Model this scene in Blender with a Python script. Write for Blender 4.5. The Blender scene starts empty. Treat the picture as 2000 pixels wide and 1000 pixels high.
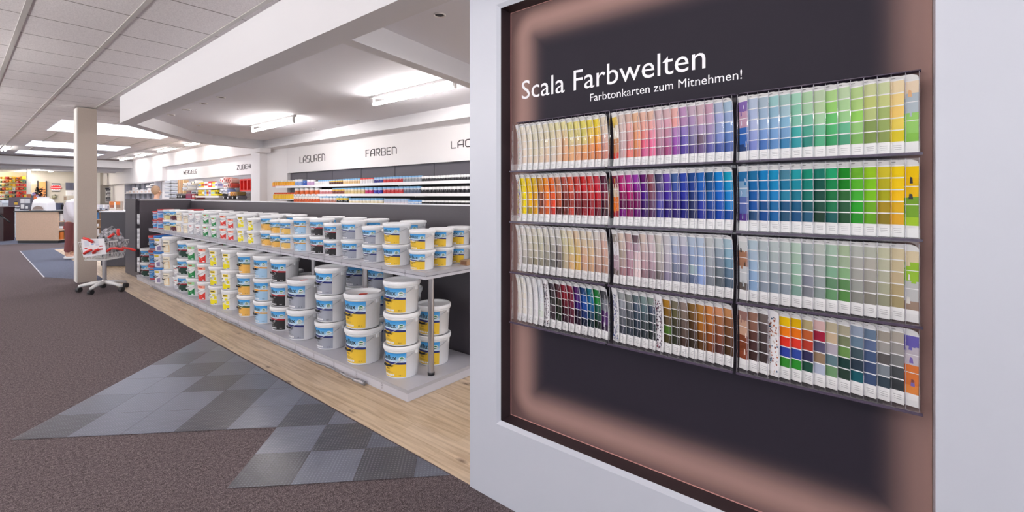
import bpy, bmesh, math, random
from mathutils import Vector, Matrix
random.seed(7)
SC = bpy.context.scene
COL = SC.collection
PI = math.pi

# ------------------------------------------------------------------ colour and materials
def lin(h):
    h = h.lstrip('#')
    r = []
    for i in (0, 2, 4):
        c = int(h[i:i+2], 16) / 255.0
        r.append(c / 12.92 if c <= 0.04045 else ((c + 0.055) / 1.055) ** 2.4)
    return (r[0], r[1], r[2], 1.0)

def new_mat(name):
    m = bpy.data.materials.new(name); m.use_nodes = True
    nt = m.node_tree
    return m, nt, nt.nodes['Principled BSDF']

def mat(name, hexc, rough=0.5, metal=0.0, noise=0.0, nscale=40.0, bump=0.0, bscale=200.0, spec=0.5):
    m, nt, b = new_mat(name)
    c = lin(hexc)
    b.inputs['Base Color'].default_value = c
    b.inputs['Roughness'].default_value = rough
    b.inputs['Metallic'].default_value = metal
    b.inputs['Specular IOR Level'].default_value = spec
    if noise or bump:
        tc = nt.nodes.new('ShaderNodeTexCoord')
    if noise:
        n = nt.nodes.new('ShaderNodeTexNoise'); n.inputs['Scale'].default_value = nscale; n.inputs['Detail'].default_value = 4
        nt.links.new(tc.outputs['Object'], n.inputs['Vector'])
        r = nt.nodes.new('ShaderNodeValToRGB')
        r.color_ramp.elements[0].position = 0.3; r.color_ramp.elements[1].position = 0.7
        r.color_ramp.elements[0].color = (c[0]*(1-noise), c[1]*(1-noise), c[2]*(1-noise), 1)
        r.color_ramp.elements[1].color = (min(1, c[0]*(1+noise)), min(1, c[1]*(1+noise)), min(1, c[2]*(1+noise)), 1)
        nt.links.new(n.outputs['Fac'], r.inputs['Fac']); nt.links.new(r.outputs['Color'], b.inputs['Base Color'])
    if bump:
        n2 = nt.nodes.new('ShaderNodeTexNoise'); n2.inputs['Scale'].default_value = bscale
        nt.links.new(tc.outputs['Object'], n2.inputs['Vector'])
        bp = nt.nodes.new('ShaderNodeBump'); bp.inputs['Strength'].default_value = bump; bp.inputs['Distance'].default_value = 0.01
        nt.links.new(n2.outputs['Fac'], bp.inputs['Height']); nt.links.new(bp.outputs['Normal'], b.inputs['Normal'])
    return m

def emit(name, hexc, strength):
    m = bpy.data.materials.new(name); m.use_nodes = True
    nt = m.node_tree; nt.nodes.clear()
    o = nt.nodes.new('ShaderNodeOutputMaterial'); e = nt.nodes.new('ShaderNodeEmission')
    e.inputs['Color'].default_value = lin(hexc); e.inputs['Strength'].default_value = strength
    nt.links.new(e.outputs[0], o.inputs[0])
    return m

def printed(name, rough=0.45, spec=0.4):
    """coloured print: reads the face colours of the mesh"""
    m, nt, b = new_mat(name)
    a = nt.nodes.new('ShaderNodeAttribute'); a.attribute_name = 'Col'
    n = nt.nodes.new('ShaderNodeTexNoise'); n.inputs['Scale'].default_value = 60
    mx = nt.nodes.new('ShaderNodeMix'); mx.data_type = 'RGBA'; mx.blend_type = 'MULTIPLY'
    mr = nt.nodes.new('ShaderNodeMapRange'); mr.inputs['To Min'].default_value = 0.94; mr.inputs['To Max'].default_value = 1.0
    nt.links.new(n.outputs['Fac'], mr.inputs['Value'])
    mx.inputs['Factor'].default_value = 1
    nt.links.new(a.outputs['Color'], mx.inputs['A']); nt.links.new(mr.outputs['Result'], mx.inputs['B'])
    nt.links.new(mx.outputs['Result'], b.inputs['Base Color'])
    b.inputs['Roughness'].default_value = rough; b.inputs['Specular IOR Level'].default_value = spec
    return m

def clear(name, tint='ffffff', gloss=0.10, body=0.0, bodycol='554a5c', rough=0.05):
    """clear plastic: see-through with a sheen that grows at grazing angles"""
    m = bpy.data.materials.new(name); m.use_nodes = True
    nt = m.node_tree; nt.nodes.clear()
    o = nt.nodes.new('ShaderNodeOutputMaterial')
    t = nt.nodes.new('ShaderNodeBsdfTransparent'); t.inputs['Color'].default_value = lin(tint)
    g = nt.nodes.new('ShaderNodeBsdfGlossy'); g.inputs['Roughness'].default_value = rough
    lw = nt.nodes.new('ShaderNodeLayerWeight'); lw.inputs['Blend'].default_value = 0.25
    mul = nt.nodes.new('ShaderNodeMath'); mul.operation = 'MULTIPLY_ADD'; mul.inputs[1].default_value = gloss * 3; mul.inputs[2].default_value = gloss * .35
    nt.links.new(lw.outputs['Fresnel'], mul.inputs[0])
    mx = nt.nodes.new('ShaderNodeMixShader')
    nt.links.new(mul.outputs[0], mx.inputs[0]); nt.links.new(t.outputs[0], mx.inputs[1]); nt.links.new(g.outputs[0], mx.inputs[2])
    last = mx
    if body:
        d = nt.nodes.new('ShaderNodeBsdfDiffuse'); d.inputs['Color'].default_value = lin(bodycol)
        m2 = nt.nodes.new('ShaderNodeMixShader'); m2.inputs[0].default_value = body
        nt.links.new(mx.outputs[0], m2.inputs[1]); nt.links.new(d.outputs[0], m2.inputs[2]); last = m2
    nt.links.new(last.outputs[0], o.inputs[0])
    return m

def carpet_mat(name, dark, light, fleck, scale=260):
    m, nt, b = new_mat(name)
    tc = nt.nodes.new('ShaderNodeTexCoord')
    n = nt.nodes.new('ShaderNodeTexNoise'); n.inputs['Scale'].default_value = scale; n.inputs['Detail'].default_value = 3; n.inputs['Roughness'].default_value = .7
    n2 = nt.nodes.new('ShaderNodeTexNoise'); n2.inputs['Scale'].default_value = 60; n2.inputs['Detail'].default_value = 2
    r = nt.nodes.new('ShaderNodeValToRGB'); e = r.color_ramp.elements
    e[0].position = .36; e[0].color = lin(dark); e[1].position = .64; e[1].color = lin(light)
    k = e.new(.5); k.color = lin(fleck)
    mixf = nt.nodes.new('ShaderNodeMath'); mixf.operation = 'MULTIPLY_ADD'; mixf.inputs[1].default_value = .3; 
    nt.links.new(tc.outputs['Object'], n.inputs['Vector']); nt.links.new(tc.outputs['Object'], n2.inputs['Vector'])
    sub = nt.nodes.new('ShaderNodeMath'); sub.operation = 'SUBTRACT'; sub.inputs[1].default_value = .15
    nt.links.new(n2.outputs['Fac'], mixf.inputs[0]); nt.links.new(n.outputs['Fac'], mixf.inputs[2])
    nt.links.new(mixf.outputs[0], sub.inputs[0]); nt.links.new(sub.outputs[0], r.inputs['Fac'])
    nt.links.new(r.outputs['Color'], b.inputs['Base Color'])
    b.inputs['Roughness'].default_value = .95; b.inputs['Specular IOR Level'].default_value = .15
    bp = nt.nodes.new('ShaderNodeBump'); bp.inputs['Strength'].default_value = .6; bp.inputs['Distance'].default_value = .006
    nt.links.new(n.outputs['Fac'], bp.inputs['Height']); nt.links.new(bp.outputs['Normal'], b.inputs['Normal'])
    return m

def wood_mat():
    m, nt, b = new_mat('wood_planks')
    tc = nt.nodes.new('ShaderNodeTexCoord')
    mp = nt.nodes.new('ShaderNodeMapping'); mp.inputs['Rotation'].default_value = (0, 0, PI/2)
    br = nt.nodes.new('ShaderNodeTexBrick'); br.inputs['Scale'].default_value = 1; br.inputs['Brick Width'].default_value = .9
    br.inputs['Row Height'].default_value = .115; br.inputs['Mortar Size'].default_value = .0006; br.inputs['Mortar Smooth'].default_value = .2
    br.inputs['Color1'].default_value = lin('e0cbb0'); br.inputs['Color2'].default_value = lin('d5be9f'); br.inputs['Mortar'].default_value = lin('b39570'); br.offset = .37
    nt.links.new(tc.outputs['Object'], mp.inputs['Vector']); nt.links.new(mp.outputs[0], br.inputs['Vector'])
    mp2 = nt.nodes.new('ShaderNodeMapping'); mp2.inputs['Scale'].default_value = (38, 2.2, 1)
    n = nt.nodes.new('ShaderNodeTexNoise'); n.inputs['Scale'].default_value = 1; n.inputs['Detail'].default_value = 6; n.inputs['Distortion'].default_value = .6
    nt.links.new(tc.outputs['Object'], mp2.inputs['Vector']); nt.links.new(mp2.outputs[0], n.inputs['Vector'])
    r = nt.nodes.new('ShaderNodeValToRGB'); e = r.color_ramp.elements
    e[0].position = .36; e[0].color = lin('b09a80'); e[1].position = .6; e[1].color = (1, 1, 1, 1)
    nt.links.new(n.outputs['Fac'], r.inputs['Fac'])
    mx = nt.nodes.new('ShaderNodeMix'); mx.data_type = 'RGBA'; mx.blend_type = 'MULTIPLY'; mx.inputs['Factor'].default_value = .5
    nt.links.new(br.outputs['Color'], mx.inputs['A']); nt.links.new(r.outputs['Color'], mx.inputs['B'])
    # knots
    mp3 = nt.nodes.new('ShaderNodeMapping'); mp3.inputs['Scale'].default_value = (9, 3.2, 1)
    v = nt.nodes.new('ShaderNodeTexVoronoi'); v.inputs['Scale'].default_value = 1
    nt.links.new(tc.outputs['Object'], mp3.inputs['Vector']); nt.links.new(mp3.outputs[0], v.inputs['Vector'])
    r2 = nt.nodes.new('ShaderNodeValToRGB'); e = r2.color_ramp.elements
    e[0].position = .03; e[0].color = lin('6e5038'); e[1].position = .16; e[1].color = (1, 1, 1, 1)
    nt.links.new(v.outputs['Distance'], r2.inputs['Fac'])
    mx2 = nt.nodes.new('ShaderNodeMix'); mx2.data_type = 'RGBA'; mx2.blend_type = 'MULTIPLY'; mx2.inputs['Factor'].default_value = .8
    nt.links.new(mx.outputs['Result'], mx2.inputs['A']); nt.links.new(r2.outputs['Color'], mx2.inputs['B'])
    nt.links.new(mx2.outputs['Result'], b.inputs['Base Color'])
    b.inputs['Roughness'].default_value = .42
    return m

def stud_tile_mat():
    """rubber floor tile: face colours plus rows of small raised studs"""
    m, nt, b = new_mat('studded_tile')
    a = nt.nodes.new('ShaderNodeAttribute'); a.attribute_name = 'Col'
    tc = nt.nodes.new('ShaderNodeTexCoord')
    mp = nt.nodes.new('ShaderNodeMapping'); mp.inputs['Rotation'].default_value = (0, 0, PI/4); mp.inputs['Scale'].default_value = (60, 60, 0)
    nt.links.new(tc.outputs['Object'], mp.inputs['Vector'])
    v = nt.nodes.new('ShaderNodeTexVoronoi'); v.inputs['Scale'].default_value = 1; v.inputs['Randomness'].default_value = 0
    nt.links.new(mp.outputs[0], v.inputs['Vector'])
    mr = nt.nodes.new('ShaderNodeMapRange'); mr.inputs['From Min'].default_value = .16; mr.inputs['From Max'].default_value = .3; mr.inputs['To Min'].default_value = 1; mr.inputs['To Max'].default_value = 0
    nt.links.new(v.outputs['Distance'], mr.inputs['Value'])
    mx = nt.nodes.new('ShaderNodeMix'); mx.data_type = 'RGBA'; mx.blend_type = 'MIX'
    fm = nt.nodes.new('ShaderNodeMath'); fm.operation = 'MULTIPLY'; fm.inputs[1].default_value = .16
    nt.links.new(mr.outputs['Result'], fm.inputs[0]); nt.links.new(fm.outputs[0], mx.inputs['Factor'])
    nt.links.new(a.outputs['Color'], mx.inputs['A']); mx.inputs['B'].default_value = lin('b8bcc8')
    nt.links.new(mx.outputs['Result'], b.inputs['Base Color'])
    bp = nt.nodes.new('ShaderNodeBump'); bp.inputs['Strength'].default_value = .5; bp.inputs['Distance'].default_value = .003
    nt.links.new(mr.outputs['Result'], bp.inputs['Height']); nt.links.new(bp.outputs['Normal'], b.inputs['Normal'])
    b.inputs['Roughness'].default_value = .3
    return m

def ceiling_mat():
    m, nt, b = new_mat('ceiling_tiles')
    tc = nt.nodes.new('ShaderNodeTexCoord'); sx = nt.nodes.new('ShaderNodeSeparateXYZ')
    nt.links.new(tc.outputs['Object'], sx.inputs[0])
    def node(op, a, bv):
        k = nt.nodes.new('ShaderNodeMath'); k.operation = op
        if isinstance(a, (int, float)): k.inputs[0].default_value = a
        else: nt.links.new(a, k.inputs[0])
        if bv is not None:
            if isinstance(bv, (int, float)): k.inputs[1].default_value = bv
            else: nt.links.new(bv, k.inputs[1])
        return k.outputs[0]
    y = node('ADD', sx.outputs['Y'], 0.21 + 59.2)
    y = node('FRACT', node('DIVIDE', y, .592), None)
    d = node('ABSOLUTE', node('SUBTRACT', y, .5), None)
    line = node('GREATER_THAN', d, .489)
    n = nt.nodes.new('ShaderNodeTexNoise'); n.inputs['Scale'].default_value = 110; n.inputs['Detail'].default_value = 3
    nt.links.new(tc.outputs['Object'], n.inputs['Vector'])
    r = nt.nodes.new('ShaderNodeValToRGB'); e = r.color_ramp.elements
    e[0].position = .3; e[0].color = lin('d3cdcf'); e[1].position = .6; e[1].color = lin('e8e3e4')
    nt.links.new(n.outputs['Fac'], r.inputs['Fac'])
    mx = nt.nodes.new('ShaderNodeMix'); mx.data_type = 'RGBA'; mx.inputs['B'].default_value = lin('7d7573')
    nt.links.new(line, mx.inputs['Factor']); nt.links.new(r.outputs['Color'], mx.inputs['A'])
    nt.links.new(mx.outputs['Result'], b.inputs['Base Color'])
    b.inputs['Roughness'].default_value = .9
    return m

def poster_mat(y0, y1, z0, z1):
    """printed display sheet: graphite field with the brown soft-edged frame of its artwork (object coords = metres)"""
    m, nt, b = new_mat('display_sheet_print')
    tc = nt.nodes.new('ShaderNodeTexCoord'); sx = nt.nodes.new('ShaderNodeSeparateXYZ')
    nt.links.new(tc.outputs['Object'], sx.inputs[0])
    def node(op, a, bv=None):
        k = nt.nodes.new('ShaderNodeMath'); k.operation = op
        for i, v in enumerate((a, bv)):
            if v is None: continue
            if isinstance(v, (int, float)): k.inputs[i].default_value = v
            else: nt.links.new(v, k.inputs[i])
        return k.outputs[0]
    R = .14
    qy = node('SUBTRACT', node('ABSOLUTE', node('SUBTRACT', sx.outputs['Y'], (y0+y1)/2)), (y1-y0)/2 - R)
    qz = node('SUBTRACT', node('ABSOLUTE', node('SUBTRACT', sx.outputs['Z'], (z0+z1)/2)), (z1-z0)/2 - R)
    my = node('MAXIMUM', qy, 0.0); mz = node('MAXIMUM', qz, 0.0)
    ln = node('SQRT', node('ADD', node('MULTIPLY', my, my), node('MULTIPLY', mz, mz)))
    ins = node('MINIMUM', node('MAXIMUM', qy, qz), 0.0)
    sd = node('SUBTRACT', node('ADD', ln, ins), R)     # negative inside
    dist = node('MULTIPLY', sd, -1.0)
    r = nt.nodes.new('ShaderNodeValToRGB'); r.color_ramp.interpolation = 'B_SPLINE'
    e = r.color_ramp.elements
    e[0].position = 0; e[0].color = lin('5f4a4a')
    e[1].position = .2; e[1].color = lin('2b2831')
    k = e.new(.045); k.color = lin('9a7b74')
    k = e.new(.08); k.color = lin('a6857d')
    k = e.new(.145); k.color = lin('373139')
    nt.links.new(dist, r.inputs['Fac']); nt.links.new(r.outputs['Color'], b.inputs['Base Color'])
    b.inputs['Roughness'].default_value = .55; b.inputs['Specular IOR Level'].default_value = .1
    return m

M = dict(
    white=mat('white_paint', 'e4e4ea', .55), wallwhite=mat('wall_white', 'e9e5e6', .7), soffit=mat('soffit_paint', 'dcdadd', .7),
    recess=mat('recess_ceiling_paint', 'e4e3ea', .8), frame=mat('frame_lacquer', 'c9ccd6', .35), reveal=mat('reveal_dark', '33292e', .4),
    plastic=mat('bucket_plastic', 'f7f7f9', .32), wire=mat('zinc_wire', 'c9cacf', .3, .7), black=mat('black_plastic', '17171b', .4),
    chrome=mat('brushed_steel', 'b5b2b4', .28, 1.0), graphite=mat('graphite_laminate', '474249', .5, noise=.05, nscale=300),
    board=mat('grey_board', 'c4c3cb', .4), edge=mat('board_edge', 'aeadb4', .45), whiteboard=mat('white_shelf', 'eeeef2', .4),
    dark=mat('dark_recess', '1c1a1e', .6), panel=mat('anthracite_panel', '4b4751', .5, noise=.04, nscale=250), label=printed('label_print'),
    card=printed('card_print', .5, .3), goods=printed('packaging_print', .45), acrylic=clear('clear_acrylic'),
    ledge=clear('acrylic_edge', 'c8c2d0', .12, .5, '6a5f74'), finedge=clear('acrylic_fin_edge', 'e8e6ee', .2, .4, 'cfcbd6'), film=clear('clear_film', 'f2f2f6', .35, .12, 'e8e8f0', .15),
    carpet=carpet_mat('brown_carpet', '3c3434', '8b7f80', '61575a', 190), navy=carpet_mat('navy_carpet', '4a4f60', '868b9c', '666b7c'),
    wood=wood_mat(), tile=stud_tile_mat(), ceil=ceiling_mat(), tbar_dark=mat('groove_grey', '77757e', .6), tbar=mat('ceiling_bar', 'bdb9b6', .5),
    text=mat('white_lettering', 'f4f4f8', .4), sign=mat('dark_lettering', '4a4146', .5),
    column=mat('taupe_column', 'b5a89d', .7, noise=.06, nscale=120), colwhite=mat('column_edge', 'ece9e4', .6),
    tube=emit('lamp_tube', 'fffaf6', 44), sky=emit('skylight_sky', 'eef3ff', 4.0), lampface=emit('lamp_face', 'fff8f0', 22),
    beech=mat('beech_veneer', 'cfb199', .5, noise=.06, nscale=30), beechedge=mat('beech_edge', 'e2c3a4', .5),
    skin=mat('skin', 'd3a68e', .5), trousers=mat('maroon_cloth', '7a4648', .9), shirt=mat('pale_knit', 'cfc9cf', .9, bump=.3, bscale=60),
    shoe=mat('white_shoe', 'eceaea', .5), hair=mat('light_brown_hair', 'a98a70', .8, noise=.25, nscale=80), darkcloth=mat('grey_cloth', '6b6468', .9),
    rubber=mat('caster_rubber', '2a2a2d', .5), red=mat('red_plastic', 'd8302a', .35), grille=mat('spot_ring', 'e6e2e0', .4),
    wirewhite=mat('white_wire', 'f2f0ee', .35), farwall=mat('far_wall', 'b9b4ad', .8), orange=mat('orange_door', 'e0975c', .5),
    bag=mat('crumpled_film', '8f8d93', .22, noise=.96, nscale=26, bump=1.0, bscale=34), metalgrey=mat('lamp_housing', 'c8c5c3', .4),
)

# ------------------------------------------------------------------ mesh builder
class MB:
    def __init__(s): s.v = []; s.f = []; s.c = []; s.m = []; s.s = []
    def face(s, pts, col='ffffff', m=0, smooth=False):
        b = len(s.v); s.v += [tuple(p) for p in pts]; s.f.append(tuple(range(b, b+len(pts)))); s.c.append(col); s.m.append(m); s.s.append(smooth)
    def idx(s, verts, faces, col='ffffff', m=0, smooth=False):
        b = len(s.v); s.v += [tuple(p) for p in verts]
        for f in faces: s.f.append(tuple(b+i for i in f)); s.c.append(col); s.m.append(m); s.s.append(smooth)
        return s
    def box(s, x0, x1, y0, y1, z0, z1, col='ffffff', m=0, top=None, xf=None):
        P = [(x0,y0,z0),(x1,y0,z0),(x1,y1,z0),(x0,y1,z0),(x0,y0,z1),(x1,y0,z1),(x1,y1,z1),(x0,y1,z1)]
        if xf: P = [tuple(xf @ Vector(p)) for p in P]
        s.idx(P, [(0,3,2,1),(4,5,6,7),(0,1,5,4),(1,2,6,5),(2,3,7,6),(3,0,4,7)], col, m)
        return s
    def bevelbox(s, x0, x1, y0, y1, z0, z1, bv=.004, col='ffffff', m=0):
        bm = bmesh.new(); bmesh.ops.create_cube(bm, size=1)
        for v in bm.verts: v.co = Vector(((x0+x1)/2+v.co.x*(x1-x0), (y0+y1)/2+v.co.y*(y1-y0), (z0+z1)/2+v.co.z*(z1-z0)))
        bmesh.ops.bevel(bm, geom=bm.edges[:], offset=bv, segments=2, affect='EDGES', profile=.5)
        bm.verts.index_update()
        s.idx([tuple(v.co) for v in bm.verts], [tuple(v.index for v in f.verts) for f in bm.faces], col, m); bm.free(); return s
    def prism(s, poly, z0, z1, col='ffffff', m=0):
        n = len(poly)
        s.idx([(x, y, z0) for x, y in poly] + [(x, y, z1) for x, y in poly],
              [tuple(range(n-1, -1, -1)), tuple(range(n, 2*n))] + [(i, (i+1) % n, n+(i+1) % n, n+i) for i in range(n)], col, m); return s
    def prism_x(s, poly, x0, x1, col='ffffff', m=0):      # poly in (y, z)
        n = len(poly)
        s.idx([(x0, y, z) for y, z in poly] + [(x1, y, z) for y, z in poly],
              [tuple(range(n)), tuple(range(2*n-1, n-1, -1))] + [((i+1) % n, i, n+i, n+(i+1) % n) for i in range(n)], col, m); return s
    def lathe(s, prof, n=28, col='ffffff', m=0, cx=0, cy=0, smooth=True, cols=None):
        V = []
        for r, z in prof:
            for k in range(n):
                a = 2*PI*k/n; V.append((cx+r*math.cos(a), cy+r*math.sin(a), z))
        b = len(s.v); s.v += V
        for i in range(len(prof)-1):
            for k in range(n):
                k2 = (k+1) % n
                s.f.append((b+i*n+k, b+i*n+k2, b+(i+1)*n+k2, b+(i+1)*n+k)); s.c.append(cols[i] if cols else col); s.m.append(m); s.s.append(smooth)
        return s
    def tube(s, pts, r, n=8, col='ffffff', m=0, cap=True):
        pts = [Vector(p) for p in pts]; rings = []
        rr = r if isinstance(r, (list, tuple)) else [r]*len(pts)
        up = None
        for i, p in enumerate(pts):
            d = (pts[min(i+1, len(pts)-1)] - pts[max(i-1, 0)]).normalized()
            if up is None: up = Vector((0, 0, 1)) if abs(d.z) < .9 else Vector((1, 0, 0))
            a = d.cross(up).normalized(); u = a.cross(d).normalized(); up = u
            rings.append([tuple(p + rr[i]*(math.cos(2*PI*k/n)*a + math.sin(2*PI*k/n)*u)) for k in range(n)])
        b = len(s.v)
        for R_ in rings: s.v += R_
        for i in range(len(pts)-1):
            for k in range(n):
                k2 = (k+1) % n
                s.f.append((b+i*n+k, b+(i+1)*n+k, b+(i+1)*n+k2, b+i*n+k2)); s.c.append(col); s.m.append(m); s.s.append(True)
        if cap:
            e = b+(len(pts)-1)*n
            s.f.append(tuple(b+k for k in range(n))); s.c.append(col); s.m.append(m); s.s.append(False)
            s.f.append(tuple(e+k for k in range(n-1, -1, -1))); s.c.append(col); s.m.append(m); s.s.append(False)
        return s
    def mesh(s, name, mats):
        me = bpy.data.meshes.new(name); me.from_pydata(s.v, [], s.f)
        for m_ in (mats if isinstance(mats, (list, tuple)) else [mats]): me.materials.append(m_)
        me.polygons.foreach_set('material_index', s.m); me.polygons.foreach_set('use_smooth', s.s)
        ca = me.color_attributes.new('Col', 'FLOAT_COLOR', 'CORNER')
        buf = []; cache = {}
        for f, c in zip(s.f, s.c):
            if c not in cache: cache[c] = lin(c)
            buf += list(cache[c]) * len(f)
        ca.data.foreach_set('color', buf); me.update(); return me

def obj(name, me, mats=None, parent=None, loc=None, rz=0):
    if isinstance(me, MB): me = me.mesh(name, mats)
    o = bpy.data.objects.new(name, me); COL.objects.link(o)
    if parent: o.parent = parent
    if loc: o.location = loc
    if rz: o.rotation_euler = (0, 0, rz)
    return o
def tag(o, label, cat, group=None, kind=None):
    o['label'] = label; o['category'] = cat
    if group: o['group'] = group
    if kind: o['kind'] = kind
    return o
def thing(name, label, cat, loc=(0, 0, 0), rz=0, group=None):
    o = bpy.data.objects.new(name, None); COL.objects.link(o); o.location = loc; o.rotation_euler = (0, 0, rz); o.empty_display_size = .1
    return tag(o, label, cat, group)
def struct(name, mb, m, parent=None):
    o = obj(name, mb, m, parent); o['kind'] = 'structure'; return o
ORD = ['', 'first', 'second', 'third', 'fourth', 'fifth', 'sixth', 'seventh', 'eighth', 'ninth', 'tenth', 'eleventh', 'twelfth', 'thirteenth', 'fourteenth', 'fifteenth', 'sixteenth', 'seventeenth', 'eighteenth', 'nineteenth', 'twentieth']

_tc = {}
def text2d(txt, bold=0.0):
    """flat letter shapes: verts (x, y) with cap height about .7, faces and width"""
    if (txt, bold) in _tc: return _tc[(txt, bold)]
    cu = bpy.data.curves.new('lettering', 'FONT'); cu.body = txt; cu.size = 1; cu.resolution_u = 3; cu.fill_mode = 'FRONT'; cu.offset = bold
    o = bpy.data.objects.new('lettering', cu); COL.objects.link(o)
    me = bpy.data.meshes.new_from_object(o)
    v = [(p.co.x, p.co.y) for p in me.vertices]; f = [tuple(p.vertices) for p in me.polygons]
    bpy.data.objects.remove(o); bpy.data.meshes.remove(me); bpy.data.curves.remove(cu)
    x0 = min(p[0] for p in v); v = [(x-x0, y) for x, y in v]
    _tc[(txt, bold)] = (v, f, max(p[0] for p in v)); return _tc[(txt, bold)]

# ------------------------------------------------------------------ camera (level 16 mm view, shifted lens)
F_PX, HZ, EYE = 892.0, 384.0, 1.33
YAW = math.atan2(1090, F_PX)
cam = bpy.data.cameras.new('camera'); co = bpy.data.objects.new('camera', cam); COL.objects.link(co)
cam.sensor_width = 36; cam.lens = 36 * F_PX / 2000; cam.shift_y = -(500 - HZ) / 2000; cam.clip_start = .05; cam.clip_end = 200
co.location = (0, 0, EYE); co.rotation_euler = (PI/2, 0, -YAW)
SC.camera = co
FW = (math.sin(YAW), math.cos(YAW)); RT = (math.cos(YAW), -math.sin(YAW))
def ray(x, y):
    r = (x-1000)/F_PX; return (FW[0]+r*RT[0], FW[1]+r*RT[1], (HZ-y)/F_PX)
def at_z(x, y, z):
    d = ray(x, y); t = (z-EYE)/d[2]; return Vector((d[0]*t, d[1]*t, z))
def at_x(x, y, X):
    d = ray(x, y); t = X/d[0]; return Vector((X, d[1]*t, EYE+d[2]*t))
def at_y(x, y, Y):
    d = ray(x, y); t = Y/d[1]; return Vector((d[0]*t, Y, EYE+d[2]*t))
def at_depth(x, y, D):
    d = ray(x, y); return Vector((d[0]*D, d[1]*D, EYE+d[2]*D))
vs = SC.view_settings; vs.view_transform = 'Standard'; vs.look = 'None'; vs.gamma = 1; vs.use_curve_mapping = False; vs.exposure = 0.9
# ================================================================== THE SETTING
CE, SOF, REC = 2.73, 2.36, 2.53
struct('floor', MB().box(-9, 5.2, -5, 28.6, -.06, 0), M['carpet'])
struct('floor_wood', MB().prism([(1.5, -1.5), (4.7, -1.5), (4.7, 16.2), (1.6, 16.2), (1.53, 9.5)], 0, .002), M['wood'])
struct('floor_navy', MB().prism([(.95, 10.75), (1.53, 9.5), (1.6, 16.2), (2.2, 16.8), (1.03, 16.4)], 0, .0015), M['navy'])
struct('floor_navy_rear', MB().prism([(-3, 19), (1.1, 18.9), (2.6, 17.6), (2.6, 28), (-3, 28)], 0, .0015), M['navy'])
struct('trim_1', MB().prism([(.933, 10.74), (.949, 10.74), (1.029, 16.4), (1.013, 16.4)], 0, .004), M['board'])
# diagonal field of studded floor tiles
def tile_floor():
    s = .2785; O = Vector((1.178, 2.712)); d1 = Vector((.7071, .7071)); d2 = Vector((.7071, -.7071))
    rows = {-2: 'DLDML', -1: 'LDMLD', 0: 'DLLDLDL', 1: 'MLLDLMLL', 2: 'LLDMLMM', 3: 'LDMLMMM', 4: 'DMLMMMM', 5: 'MLMMMM', 6: 'MMLMMM', 7: 'MMMMM'}
    cols = {'D': '47474e', 'L': '6c707e', 'M': '5f6370'}
    mb = MB(); rnd = random.Random(3)
    for j, pat in rows.items():
        i0 = 0 if j < 0 else -5
        for k in range(12):
            i = i0 + k
            c = pat[k] if k < len(pat) else rnd.choice('MLM')
            p = [O + d2*(s*i+.001) + d1*(s*j+.001), O + d2*(s*(i+1)-.001) + d1*(s*j+.001), O + d2*(s*(i+1)-.001) + d1*(s*(j+1)-.001), O + d2*(s*i+.001) + d1*(s*(j+1)-.001)]
            q = []
            for a in range(4):                                     # cut along the wood's edge
                A, B = p[a], p[(a+1) % 4]
                if A.x <= 1.499: q.append(A)
                if (A.x <= 1.499) != (B.x <= 1.499):
                    t = (1.499-A.x)/(B.x-A.x); q.append(A+(B-A)*t)
            if len(q) >= 3: mb.face([(v.x, v.y, .003) for v in q], cols[c])
    struct('floor_tile', mb, M['tile'])
tile_floor()

# main ceiling with three skylight openings
SKY = [(1.21, 3.22, 11.57, 13.75), (1.21, 3.2, 16.45, 18.4), (1.21, 3.18, 20.0, 21.8)]
mb = MB()
mb.box(-7, 1.21, -4, 23.0, CE, CE+.06); mb.box(3.2, 4.7, 8, 23.0, CE, CE+.06)
yy = [-4] + [v for s_ in SKY for v in s_[2:]] + [23.0]
for a, b in zip(yy[0::2], yy[1::2]): mb.box(1.21, 3.2, a, b, CE, CE+.06)
struct('ceiling', mb, M['ceil'])
mb = MB()
for k in range(-9, 8):
    X = .34+.54*k
    segs = [(-4, 23)]
    if 1.2 < X < 3.25: segs = list(zip(yy[0::2], yy[1::2]))
    for a, b in segs: mb.box(X-.016, X+.016, a, b, CE-.006, CE)
struct('trim_2', mb, M['tbar'])
for k, (x0, x1, y0, y1) in enumerate(SKY):
    w = thing('skylight', ['nearest and largest white skylight opening in tiled ceiling', 'middle white skylight opening in tiled ceiling', 'farthest and narrowest white skylight opening in tiled ceiling'][k], 'skylight', (x0, y0, CE), 0, 'skylights in the tiled ceiling')
    t = .03; h = .55; dx, dy = x1-x0, y1-y0
    mb = MB().box(0, t, 0, dy, .001, h).box(dx-t, dx, 0, dy, .001, h).box(t, dx-t, 0, t, .001, h).box(t, dx-t, dy-t, dy, .001, h)
    obj('shaft', mb, M['white'], w)
    obj('pane', MB().box(t, dx-t, t, dy-t, h-.02, h-.01), M['sky'], w)
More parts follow.
